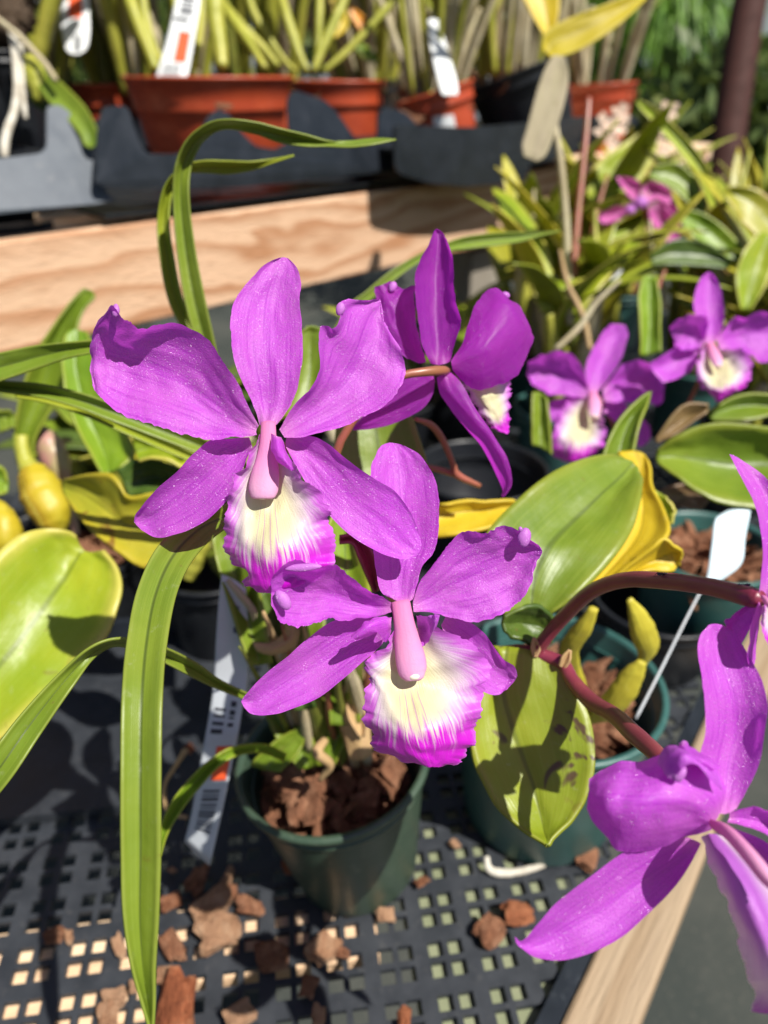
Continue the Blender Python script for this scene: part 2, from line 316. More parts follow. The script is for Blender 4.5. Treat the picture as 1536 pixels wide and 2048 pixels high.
def wood(name, a, b, c3, ax=(1, 1, 1), rings=26, rough=.65, fine=1.0):
    m = NT(name); o = m.obj(); mp = m.n('Mapping'); m.set(mp.inputs[0], o); mp.inputs['Scale'].default_value = ax; P = mp.outputs[0]
    warp = m.noise(P, 6, 4, .55, .4); warp2 = m.noise(P, 24, 2)
    s = m.n('SeparateXYZ'); m.set(s.inputs[0], P)
    r = m.math('ADD', m.math('MULTIPLY', m.math('ADD', s.outputs[2], m.math('MULTIPLY', s.outputs[1], .8)), rings), m.math('ADD', m.math('MULTIPLY', warp, 7.5), m.math('MULTIPLY', warp2, .5)))
    f = m.math('FRACT', r); band = m.math('MULTIPLY', m.ss(f, .15, .85), m.math('SUBTRACT', 1, m.ss(f, .86, 1.0)))
    g = m.noise(P, 300, 3, .65); st = m.noise(P, 60, 4, .6)
    c = m.mix(m.math('MULTIPLY', m.math('POWER', band, 1.6), m.math('ADD', .35, m.math('MULTIPLY', m.noise(P, 11, 3), .75))), a, b); c = m.mix(m.math('MULTIPLY', m.ss(st, .52, .72), .45), c, c3); c = m.mix(m.math('MULTIPLY', m.ss(g, .5, .8), .4 * fine), c, c3)
    nb = m.bump(g, .9, .0014); nb = m.bump(st, .5, .0015, nb); nb = m.bump(band, .15, .001, nb)
    return m.done(m.prin(c, rough, nb, .25))
M_BEAM = wood('pine_beam', (.66, .43, .28), (.38, .16, .065), (.46, .25, .14), (.30, 1, 1), 46)
M_RAIL = wood('weathered_pine', (.33, .245, .16), (.25, .17, .10), (.14, .10, .07), (.07, 1, 1), 95)
M_POST = wood('grey_timber', (.30, .27, .22), (.24, .21, .17), (.2, .17, .14), (1, 1, .1), 6)
M_SLAT = wood('slat_pine', (.75, .55, .36), (.62, .40, .24), (.66, .46, .3), (.2, 1, 1), 30)
M_OLIVE = plastic('painted_slat', (.21, .225, .135), (.16, .18, .10), .6, (.12, .12, .08), .5)
def bark(name, a, b, c3):
    m = NT(name); o = m.obj(); r = m.n('ObjectInfo').outputs['Random']; mp = m.n('Mapping'); m.set(mp.inputs[0], o); mp.inputs['Scale'].default_value = (1, .35, 1)
    n = m.noise(mp.outputs[0], 420, 6, .75); k = m.noise(o, 110, 3); c = m.mix(m.ss(n, .35, .7), a, b); c = m.mix(m.ss(k, .45, .65), c, c3)
    c = m.mix(m.math('MULTIPLY', r, .45), c, c3)
    return m.done(m.prin(c, .85, m.bump(n, 1.0, .003), .1))
M_BARK = bark('fir_bark', (.27, .115, .06), (.08, .03, .018), (.33, .17, .10))
M_BARK_TAN = bark('tan_bark', (.43, .24, .135), (.20, .09, .05), (.46, .29, .18))
M_BARK_RED = bark('red_bark', (.34, .11, .05), (.14, .04, .02), (.38, .16, .08))
def ground_mat():
    m = NT('weed_mat'); o = m.obj(); n = m.noise(o, 3, 5); f = m.noise(o, 120, 4, .7); c = m.mix(m.ss(n, .35, .65), (.030, .036, .032), (.055, .058, .05))
    c = m.mix(m.math('MULTIPLY', m.ss(f, .55, .7), .5), c, (.12, .11, .09)); return m.done(m.prin(c, .8, m.bump(f, .5, .004), .3))
M_GROUND = ground_mat()
M_RUST = plastic('rusty_steel', (.055, .020, .016), (.040, .016, .013), .75, (.12, .06, .05), .2, spec=.2)
M_FENCE = plastic('grey_fence', (.30, .33, .36), (.24, .27, .30), .7, (.15, .16, .16), .4, 3)
def foliage_mat(name, a, b):
    m = NT(name); o = m.obj(); n = m.noise(o, 14, 3); u, v = m.uv(); c = m.mix(m.ss(n, .3, .7), a, b); return m.done(m.thin(c, b, .3, .5, None, .4))
M_FOL = foliage_mat('shrub_leaves', (.04, .085, .018), (.11, .15, .03))
M_FOL2 = foliage_mat('pale_shrub_leaves', (.10, .14, .03), (.20, .22, .06))
M_WEEP = foliage_mat('grassy_leaves', (.08, .20, .02), (.20, .36, .04))

# ================================================================== SETTING
g = 40.; obj('ground', [(-g, -g, -.75), (g, -g, -.75), (g, g, -.75), (-g, g, -.75)], [(0, 1, 2, 3)], M_GROUND, smooth=False)['kind'] = 'structure'

# ---- the bench the orchids stand on
R1 = Zp(1072, 2048, 0); RD = np.array([.588, .809, 0]); RN = np.array([RD[1], -RD[0], 0]); ZV = np.array([0, 0, 1.])
bench = thing('nursery_bench', 'slatted black plastic nursery bench with pale timber side rail carrying the purple orchids', 'bench', (R1[0], R1[1], -.75))
yaw = math.radians(8.0); GX = np.array([math.cos(yaw), math.sin(yaw), 0]); GY = np.array([-math.sin(yaw), math.cos(yaw), 0])
def ticks(lo, hi):
    t = [lo]; x = lo
    while x < hi:
        for w in (.0071, .0029, .0071, .0079): x += w; t.append(x)
    return t
tx, ty = ticks(-.62, .62), ticks(.02, 1.0)
GO = np.array([-.1555, -.006, 0])
nxx, nyy = len(tx), len(ty); vid = {}; V = []; F = []
def gv(i, j):
    if (i, j) not in vid: vid[(i, j)] = len(V); V.append(GO + tx[i] * GX + ty[j] * GY)
    return vid[(i, j)]
for i in range(nxx - 1):
    for j in range(nyy - 1):
        if i % 2 == 0 and j % 2 == 0: continue
        c = GO + (tx[i] + tx[i + 1]) / 2 * GX + (ty[j] + ty[j + 1]) / 2 * GY; s = np.dot(c - R1, RN)
        if s > -.003 or s < -.66: continue
        F.append((gv(i, j), gv(i + 1, j), gv(i + 1, j + 1), gv(i, j + 1)))
top = obj('mesh_top', V, F, M_MESH, bench, smooth=False); sm = top.modifiers.new('thick', 'SOLIDIFY'); sm.thickness = .003; sm.offset = -1
# raised ribs that run between the groups of holes
mb = MB()
for i in range(3, nxx - 1, 8): mb.box(GO + (tx[i] + .0037) * GX + .42 * GY + ZV * -.006, GX, GY, ZV, .0012, .40, .0048)
def clipbox(mb, c, ax, ay, hx, hy, hz): mb.box(c, ax, ay, ZV, hx, hy, hz)
mb = MB(); clipbox(mb, R1 + RD * .6 + RN * .0044 + ZV * -.010, RD, RN, 1.1, .0044, .0135); mb.make('edge_strip', M_TRAY, bench, smooth=False)
def beam_obj(name, c, ax, ay, hx, hy, hz, mat, parent, bev=.002):
    """a sawn timber with its own axes (grain along local x)"""
    o = bpy.data.objects.new(name, bpy.data.meshes.new(name)); b = MB(); b.box((0, 0, 0), np.array([1., 0, 0]), np.array([0, 1., 0]), ZV, hx, hy, hz)
    o.data.from_pydata(b.v, [], b.f); o.data.materials.append(mat); link(o, parent)
    o.location = np.array(c) - BASE[parent.name]; o.rotation_euler = (0, 0, math.atan2(ax[1], ax[0])); BASE[o.name] = BASE[parent.name]
    m = o.modifiers.new('bev', 'BEVEL'); m.width = bev; m.segments = 2; return o
beam_obj('side_rail', R1 + RD * .6 + RN * .0238 + ZV * -.024, RD, RN, 1.1, .0146, .026, M_RAIL, bench)
sx0 = Zp(420, 1895, -.0102)
beam_obj('support_slat', sx0 + GX * -.06, GX, GY, .145, .019, .006, M_SLAT, bench)
sx1 = Zp(930, 1870, -.0102)
beam_obj('painted_slat', sx1 + GX * .015 + GY * .02, GY, GX, .13, .045, .006, M_OLIVE, bench)
sx2 = Zp(40, 1990, -.0104); beam_obj('support_slat', sx2 + GX * -.02, GX, GY, .085, .022, .006, M_SLAT, bench)
for a in (.0, .9): beam_obj('leg', R1 + RD * a + RN * -.03 + ZV * -.40, RD, RN, .03, .025, .35, M_POST, bench)
# flat black tray lying on the bench at the back left
c = Zp(150, 1540, .004); tr = thing('plastic_tray', 'smooth black flat tray lying on the mesh bench below the lime leaf', 'tray', c, group=None)
mb = MB(); mb.box(c + GX * -.03 + GY * .045, GX, GY, ZV, .115, .078, .003); mb.make('tray_floor', M_MESH, tr, smooth=False)
mb = MB(); mb.box(c + GX * -.03 + GY * .121 + ZV * .008, GX, GY, ZV, .117, .002, .011); mb.make('tray_lip', M_TRAY, tr, smooth=False)

# ---- the raised bench behind
rb = thing('raised_bench', 'raised wooden bench behind, its new pine front board carrying the black trays', 'bench', (B0[0], B0[1], -.75))
BL = np.array([0, 0, 0.0445]); T2 = .019
beam_obj('front_board', B0 + EV * .29 - BL - NV * T2, EV, -NV, .85, T2, .0445, M_BEAM, rb)
lg = BP(970, 540, -.03); beam_obj('leg', np.array([lg[0], lg[1], -.30]) - NV * .02, EV, -NV, .034, .022, .45, M_POST, rb)
for k in range(4): beam_obj('deck_slat', B0 + EV * .35 - NV * (.085 + .095 * k) - ZV * .019, EV, -NV, 1.1, .032, .0145, M_SLAT, rb)
beam_obj('end_block', BP(195, 447, -.05) - ZV * .0, EV, -NV, .05, .02, .012, M_SLAT, rb)

# ================================================================== POTS
def pot(label, c, r, h, mat, rim=.02, base=.72, axis=(0, 0, 1), name='flower_pot', group=None, lip=.004, solidrim=True):
    """moulded plastic pot; c = middle of its rim"""
    ax = np.array(axis, float); ax /= np.linalg.norm(ax); c = np.array(c); b = c - ax * h
    t = thing(name, label, 'pot', b, group)
    rb_ = r * base; rw = lambda z: rb_ + (r - lip - rb_) * z / h; th = .0022
    prof = [(0.001, .0025), (rb_ - .003, .0025), (rb_, 0), (rb_ + .0015, .003), (rw(h - rim), h - rim)]
    V, F = lathe(prof, b, ax); obj('body', V, F, mat, t)
    prof = [(rw(h - rim) - th, h - rim - .001), (rw(h - rim) + .0005, h - rim - .0008), (rw(h - rim) + lip * .7, h - rim + .0004), (rw(h - rim) + lip, h - rim + .003), (rw(h - rim) + lip * .72, h - rim + rim * .24), (r - .0012, h - .0045), (r + .0008, h - .0035), (r + .0010, h - .001), (r, h), (r - th, h), (r - th - .0008, h - .003), (rb_ - .002, .006), (.001, .006)]
    V, F = lathe(prof, b, ax); obj('rim', V, F, mat, t)
    return t
def chipgeo(c, s, seed, flat=.45, yawr=None, sub=2, tilt=.35):
    """an angular flake of bark"""
    import bmesh
    bm = bmesh.new(); bmesh.ops.create_icosphere(bm, subdivisions=sub, radius=1)
    rs = np.random.RandomState(seed); R_ = rs.uniform(0, 6.28) if yawr is None else yawr; tl = rs.uniform(-tilt, tilt, 2); as_ = rs.uniform(.55, .85)
    out = []
    for v in bm.verts:
        p = np.array(v.co); p = np.sign(p) * np.abs(p) ** .5
        k = 1 + .55 * fn(p[0] * 1.2 + seed, p[1] * 1.2, p[2] * .6) + .16 * fn(p[0] * 3.3 + seed, p[1] * 3.3, p[2] * 2) + .14 * fn(p[0] * 8 + seed, p[1] * 8, p[2] * 6)
        p = p * k * np.array([1, as_, flat]); p[2] += p[0] * tl[0] + p[1] * tl[1]
        x = p[0] * math.cos(R_) - p[1] * math.sin(R_); y = p[0] * math.sin(R_) + p[1] * math.cos(R_); out.append((c[0] + s * x, c[1] + s * y, c[2] + s * p[2]))
    f = [tuple(v.index for v in q.verts) for q in bm.faces]; bm.free(); return out, f
def bark_fill(label, c, r, n, seed, mat=None, s=(.006, .013), name='bark_mulch'):
    rs = np.random.RandomState(seed); mb = MB()
    V, F = lathe([(.0005, -.013), (r * 1.08, -.0135)], c); mb.add(V, F)
    for k in range(n):
        a = rs.uniform(0, 6.28); q = r * math.sqrt(rs.uniform(0, 1)); ss = rs.uniform(*s)
        v, f = chipgeo((c[0] + q * math.cos(a), c[1] + q * math.sin(a), c[2] + rs.uniform(-.006, .003)), ss, seed * 100 + k, rs.uniform(.16, .4), sub=2, tilt=1.1); mb.add(v, f)
    o = mb.make(name, mat or M_BARK, smooth=False); tag(o, label, 'bark', kind='stuff'); return o
P1 = Zp(664, 1508, .085); P1[2] = .085
pot('dark green plastic pot standing in front on the mesh bench', P1, .0475, .085, M_GREEN, rim=.012, base=.66, lip=.0015, axis=(-.13, .0, 1))
bark_fill('reddish bark chips filling the dark green front pot', P1 - ZV * .012, .034, 190, 3, s=(.0028, .0065))
P2 = np.array([.0905, .290, .098])
pot('teal plastic pot beside the green one, shaded by the hanging pointed leaf', P2, .056, .098, M_TEAL, rim=.012, base=.74, lip=.0015)
bark_fill('bark chips filling the near teal pot', P2 - ZV * .018, .042, 170, 5, s=(.003, .008))
P3 = np.array([.228, .432, .09])
pot('smaller teal pot farther back under the pale blue tag', P3, .047, .09, M_TEAL, rim=.012, base=.74, lip=.0015)
bark_fill('bark chips in the farther teal pot', P3 - ZV * .012, .035, 80, 6, s=(.004, .010))
P4 = Zp(962, 935, .09)
pot('round black pot half hidden behind the big green leaf and the orchid seen from behind', P4, .056, .09, M_BLACK, rim=.014, base=.78)
P5 = Zp(120, 1090, .07)
pot('black pot at the left edge under the lime and spotted leaves', P5, .062, .085, M_BLACK, rim=.012, base=.75)
bark_fill('dark bark filling the black pot at the left edge', P5 - ZV * .014, .042, 70, 8, s=(.005, .010))
P6 = Zp(1290, 1240, .055)
pot('low square shouldered black pot behind the wine red flower stem', P6 + np.array([.02, .03, 0]), .048, .055, M_BLACK, rim=.012, base=.8)

# ---- pots on the raised bench
def rp(x, y, d): return U(x, y, d)
redg = 'terracotta coloured plastic pots on the raised bench'
RB = rp(417, 152, .88)
pot('widest terracotta coloured pot in the middle black tray', RB, .0995, .145, M_RED, rim=.036, base=.66, group=redg)
RC = rp(676, 160, 1.0)
pot('terracotta coloured pot with splayed yellow canes right behind the widest pot', RC, .064, .115, M_RED, rim=.031, base=.74, group=redg)
RA = rp(212, 166, 1.08)
pot('terracotta coloured pot mostly hidden on the left of the widest pot', RA, .078, .12, M_RED, rim=.030, base=.74, group=redg)
RDp = rp(868, 182, .99); dax = np.array([-.29, .02, 1.])
pt = pot('small tilted terracotta coloured pot with a white sticker', RDp, .053, .095, M_RED, rim=.022, base=.74, axis=dax, group=redg)
RE = rp(1030, 135, 1.07)
pot('tilted black pot beside the small stickered pot', RE, .076, .13, M_BLACK, rim=.022, base=.76, axis=(-.38, -.02, 1))
RF = rp(1200, 166, 1.32)
pot('farthest terracotta coloured pot, right of the black pot', RF, .065, .12, M_RED, rim=.028, base=.74, axis=(-.05, 0, 1), group=redg)
for q, rr, k in ((RB, .085, 9), (RC, .054, 10), (RA, .064, 11), (RDp, .044, 12), (RE, .062, 13), (RF, .053, 14)):
    nm = {9: 'the widest terracotta pot', 10: 'the pot with splayed canes', 11: 'the half hidden terracotta pot', 12: 'the small tilted pot', 13: 'the tilted black pot', 14: 'the farthest terracotta pot'}[k]
    bark_fill('bark chips in ' + nm, q - ZV * .018, rr, 24, k, s=(.010, .018))
# sticker on the small pot: curved label that follows the wall
axd = dax / np.linalg.norm(dax); a0 = math.atan2(-1, -.02); V = []; 
for i in range(9):
    for j in range(3):
        th = math.radians(-105 + i * 4.4); hh = -.030 - j * .008
        rr = (.053 - .004) * (1 + .26 * (hh) / .095) + .0022
        V.append(RDp + axd * (hh + .003 * i / 8) + rr * np.array([math.cos(th), math.sin(th), 0]))
st = obj('sticker', V, gridfaces(9, 3), M_WHITE, pt)

# ---- trays
def slab(name, pts, mat, parent, back, thick=.0025):
    """plate with a traced outline and real thickness; back = direction of the thickness"""
    n = len(pts); P = [np.array(p) for p in pts]; Q = [p + np.array(back) * thick for p in P]
    F = [tuple(range(n)), tuple(range(n, 2 * n))[::-1]] + [(i, i + n, (i + 1) % n + n, (i + 1) % n) for i in range(n)]
    return obj(name, P + Q, F, mat, parent, smooth=False)
def rnd(pts, k=5):
    """round the corners of a traced outline"""
    P = np.array(pts, float)
    for _ in range(2): P = np.stack([.87 * P + .13 * np.roll(P, -1, 0), .13 * P + .87 * np.roll(P, -1, 0)], 1).reshape(-1, P.shape[1])
    return P
t = thing('plastic_tray', 'black carrying tray with peaked sides holding the widest terracotta pots', 'tray', B0 + EV * .3)
out = [(380, 470), (400, 410), (490, 405), (540, 560), (570, 592), (690, 592), (745, 560), (800, 450), (840, 420), (875, 432), (925, 505), (980, 560), (1060, 575), (1112, 545), (1104, 385), (1130, 345), (1250, 385), (1305, 445), (1370, 540), (1450, 548), (1455, 445), (1478, 412), (1560, 430), (1620, 500), (1640, 640), (1536, 655), (1200, 690), (900, 722), (420, 722), (360, 700)]
slab('front_side', [BP(*vp(1, *q), .006 - .00005 * max(0, 640 - q[1])) for q in rnd(out)], M_TRAY, t, -NV)
a, b = BP(200, 372, 0), BP(860, 340, 0); bk = -NV * .36
mb = MB(); zt = .262; P = [np.array([a[0], a[1], zt]), np.array([b[0], b[1], zt])]; P += [P[1] + bk, P[0] + bk]; mb.add(P + [p + ZV * .003 for p in P], [(3, 2, 1, 0), (4, 5, 6, 7), (0, 1, 5, 4), (1, 2, 6, 5), (2, 3, 7, 6), (3, 0, 4, 7)]); mb.make('tray_floor', M_BLACK, t, smooth=False)
mb = MB(); mb.box((P[2] + P[3]) / 2 + ZV * .03, EV, -NV, ZV, np.linalg.norm(P[0] - P[1]) / 2, .0015, .03); mb.make('back_side', M_TRAY, t, smooth=False)
for x, y in ((520, 395), (330, 400)):
    q = BP(x, y, -.075); V, F = lathe([(.001, -.040), (.045, -.040), (.056, .004)], (q[0], q[1], .262)); obj('cell', V, F, M_BLACK, t)
t = thing('plastic_tray', 'black carrying tray overhanging the front board at its right end', 'tray', BP(1000, 300, .03))
out = [(100, 490), (110, 478), (400, 490), (620, 470), (740, 452), (1030, 440), (1040, 475), (900, 540), (760, 606), (625, 628), (605, 690), (560, 702), (380, 717), (240, 705), (104, 662)]
slab('front_side', [BP(*vp(2, *q), .040) for q in rnd(out)], M_TRAY, t, -NV, .003)
a, b = BP(800, 262, .037), BP(1270, 236, .037); zt = .298
P = [np.array([a[0], a[1], zt]), np.array([b[0], b[1], zt])]; bk = -NV * .30; P += [P[1] + bk, P[0] + bk]; mb = MB(); mb.add(P + [p + ZV * .003 for p in P], [(3, 2, 1, 0), (4, 5, 6, 7), (0, 1, 5, 4), (1, 2, 6, 5), (2, 3, 7, 6), (3, 0, 4, 7)]); mb.make('tray_floor', M_BLACK, t, smooth=False)
t = thing('plastic_tray', 'black tray with a pale sunlit sloping skirt at the upper left', 'tray', BP(60, 420, .03))
DT = {0: .70, 1: .60}
def lt(x, y): f = min(1, max(0, (y - 760) / 740)); return BP(*vp(13, x, y), -.055 + .055 * f)
out = [(-260, 1175), (0, 1160), (345, 1118), (345, 800), (370, 772), (440, 768), (560, 860), (640, 1060), (720, 1260), (795, 1430), (850, 1462), (700, 1490), (0, 1562), (-260, 1600)]
slab('sloping_skirt', [lt(*q) for q in rnd(out)], M_TRAY_PALE, t, -NV, .003)
q = BP(20, 440, -.03); q2 = U(5, 330, .70)
V, F = lathe([(.001, -.075), (.044, -.075), (.052, -.005), (.05, -.005)], BP(0, 425, -.075)); obj('cell', V, F, M_BLACK, t)
mb = MB(); a = BP(-90, 322, -.05); b = BP(120, 304, -.05); P = [a, b, b - NV * .2, a - NV * .2]; mb.add(P + [p - ZV * .003 for p in P], [(0, 1, 2, 3), (7, 6, 5, 4), (1, 0, 4, 5), (2, 1, 5, 6), (3, 2, 6, 7), (0, 3, 7, 4)]); mb.make('tray_floor', M_BLACK, t, smooth=False)

# ================================================================== ORCHID FLOWERS
def flower(plant, label, v, d0, dorsal, petals, sepals, lip, column, pedicel, mp=M_PETAL, ml=M_LIP, knobs=(), extra=(), nu=56, nv=21, seed=0, rip=.0011, mult=1):
    fl = tube('flower', 0, pedicel, M_STEM_RED if mp is not M_PETAL_DARK else M_STEM_RED, plant, ns=14, n=10)
    if label: fl['label'] = label
    k = 0
    if dorsal: sheet('sepal', v, d0, dorsal, mp, fl, nu, nv, lump=.0010 * mult, seed=seed, crease=.25, rip=rip * .25, ripf=2.2, frill=rip * .15)
    for s in sepals: k += 1; sheet('sepal', v, d0, s, mp, fl, nu, nv, lump=.0009 * mult, seed=seed + k, crease=.3, rip=rip * .2, ripf=2)
    for s in petals: k += 1; sheet('petal', v, d0, s, mp, fl, nu + 24, nv + 8, lump=(.0014 if mp is not M_PETAL_DARK else .0008) * mult, seed=seed + k * 3, crease=.2, rip=rip * .8, ripf=3.1, frill=rip * .38)
    if lip: sheet('lip', v, d0, lip, ml, fl, nu + 60, nv + 24, lump=.0014 * mult, seed=seed + 20, rip=rip * 1.0, ripf=6.3, frill=rip * .9)
    if column:
        tube('column', v, [(x, y, d0 + dd * .001, w * .95) for x, y, dd, w in column], M_COLUMN, fl, ns=34, n=22, flat=.6, ref=FW)
    for (x, y, dd, w, h, a, *mm) in list(knobs):
        px, py = vp(v, x, y); c = U(px, py, d0 + dd * .001); s = .95 * d0 / FPX / VW[v][2]; V = []; n1, n2 = 14, 10
        for i in range(n2):
            ph = PI * (i + .02) / (n2 - 1 + .04)
            for j in range(n1):
                th = 2 * PI * j / n1; e = 1 + .25 * fn(math.cos(th) * 1.4 + seed, math.sin(th) * 1.4, ph + x); lx, ly, lz = w * math.sin(ph) * math.cos(th) * e, -h * math.cos(ph), .7 * w * math.sin(ph) * math.sin(th)
                V.append(c + s * ((lx * math.cos(a) - ly * math.sin(a)) * RT - (lx * math.sin(a) + ly * math.cos(a)) * UP + lz * FW))
        F = [(i * n1 + j, i * n1 + (j + 1) % n1, (i + 1) * n1 + (j + 1) % n1, (i + 1) * n1 + j) for i in range(n2 - 1) for j in range(n1)]
        obj(mm[0] if mm else 'petal_curl', V, F, M_CAP if mm else M_KNOB, fl)
    for nm, rows, mat in extra: sheet(nm, v, d0, rows, mat, fl, 30, 15, lump=.0006, seed=seed + 40, rip=rip * .5, ripf=3)
    return fl

plA = thing('orchid_plant', 'purple orchid with three open blooms, rooted in the dark green front pot', 'orchid', (P1[0], P1[1], .07))
flower(plA, 'upper left purple bloom facing the viewer with cream throated lip', 3, .190,
  [(805, 768, 838, 772, 872, 766, 2, 1, 2), (775, 670, 845, 690, 925, 690, 1, 3, 2), (725, 575, 845, 600, 955, 610, 0, 3, 2), (693, 470, 835, 490, 966, 500, 0, 4, 2), (694, 360, 835, 380, 968, 390, 1, 6, 4), (722, 275, 845, 280, 958, 285, 3, 8, 6), (785, 190, 870, 195, 965, 225, 6, 9, 8), (833, 143, 890, 145, 950, 165, 8, 10, 9), (880, 126, 897, 124, 915, 128, 9, 10, 10)],
  [[(802, 770, 792, 790, 795, 805, 2, 2, 1), (745, 665, 720, 745, 740, 815, -1, 2, 1), (690, 555, 640, 690, 660, 822, -3, 3, 0), (610, 445, 550, 620, 570, 812, -3, 4, -1), (500, 386, 450, 570, 470, 790, -4, 4, -2), (400, 384, 360, 540, 370, 760, -5, 4, -2), (325, 386, 285, 520, 290, 728, -6, 4, -2), (272, 362, 225, 500, 225, 697, -8, 3, -1), (244, 302, 180, 470, 180, 645, -9, 1, 0), (185, 365, 152, 480, 163, 600, -4, 2, 1)],
   [(880, 785, 890, 800, 900, 815, 2, 2, 1), (940, 695, 960, 745, 980, 812, 0, 3, 1), (1005, 610, 1040, 690, 1085, 787, -2, 4, 2), (1035, 520, 1100, 630, 1190, 742, -3, 5, 3), (1042, 402, 1150, 560, 1285, 700, -4, 6, 4), (1092, 398, 1190, 480, 1347, 620, -2, 6, 5), (1112, 300, 1215, 410, 1360, 540, 0, 7, 6), (1180, 286, 1240, 350, 1340, 460, 4, 8, 7), (1240, 282, 1262, 320, 1290, 398, 7, 9, 8), (1268, 285, 1272, 300, 1280, 340, 9, 9, 9)]],
  [[(765, 815, 772, 835, 778, 855, 4, 4, 4), (690, 816, 725, 860, 755, 895, 3, 6, 4), (618, 826, 670, 900, 730, 960, 2, 6, 3), (550, 885, 610, 950, 700, 1035, 2, 6, 3), (480, 950, 540, 1010, 630, 1110, 3, 7, 3), (410, 1015, 465, 1070, 545, 1165, 4, 8, 4), (355, 1075, 405, 1115, 460, 1195, 6, 9, 5), (328, 1112, 360, 1140, 405, 1199, 8, 10, 7), (322, 1138, 330, 1150, 352, 1172, 9, 10, 9)],
   [(910, 812, 905, 830, 905, 850, 4, 4, 4), (1000, 812, 970, 865, 935, 915, 3, 6, 4), (1070, 840, 1040, 920, 990, 1000, 2, 5, 3), (1150, 903, 1110, 990, 1055, 1090, 1, 4, 2), (1240, 973, 1190, 1070, 1120, 1165, 0, 3, 1), (1320, 1020, 1270, 1130, 1200, 1222, 0, 2, 0), (1380, 1095, 1340, 1190, 1280, 1264, 0, 1, -1), (1416, 1180, 1390, 1240, 1350, 1284, 0, 0, -1), (1427, 1225, 1420, 1252, 1403, 1274, 0, 0, 0)]],
  [(800, 805, 845, 800, 885, 820, 0, 5, 0), (772, 870, 845, 880, 915, 890, -4, 3, -5), (732, 940, 840, 960, 962, 955, -5, 1, -6), (696, 1010, 840, 1050, 1030, 1015, -4, -1, -5), (677, 1090, 840, 1130, 1066, 1080, -2, -3, -3), (668, 1180, 840, 1210, 1082, 1160, 0, -7, -1), (690, 1260, 845, 1280, 1095, 1250, 1, -8, 0), (735, 1335, 850, 1340, 1075, 1320, 0, -8, -2), (762, 1392, 855, 1390, 1010, 1370, 0, -7, -2), (805, 1408, 860, 1415, 930, 1410, 0, -5, 0)],
  [(838, 760, 2, 30), (838, 830, 0, 34), (833, 900, -1, 44), (826, 960, -2.5, 58), (820, 1010, -3.5, 61), (818, 1036, -4, 54), (818, 1050, -4, 42), (818, 1053, -4, 10)],
  [(535, 855, .192, 8), (560, 890, .202, 9), (640, 930, .22, 9), (690, 1010, .24, 9)],
  knobs=[(252, 328, -8, 14, 26, .1), (1114, 322, -1, 18, 28, .2), (816, 1040, -4.6, 26, 15, 0, 'anther_cap')],
  extra=[('lip_lobe', [(850, 800, 870, 810, 890, 815, -1, -4, -1), (848, 850, 880, 850, 905, 860, -4, -8, -3), (862, 890, 895, 890, 925, 905, -7, -11, -5), (890, 920, 915, 920, 935, 935, -9, -11, -8), (920, 940, 925, 942, 930, 945, -9, -10, -9)], M_PETAL)], seed=1)
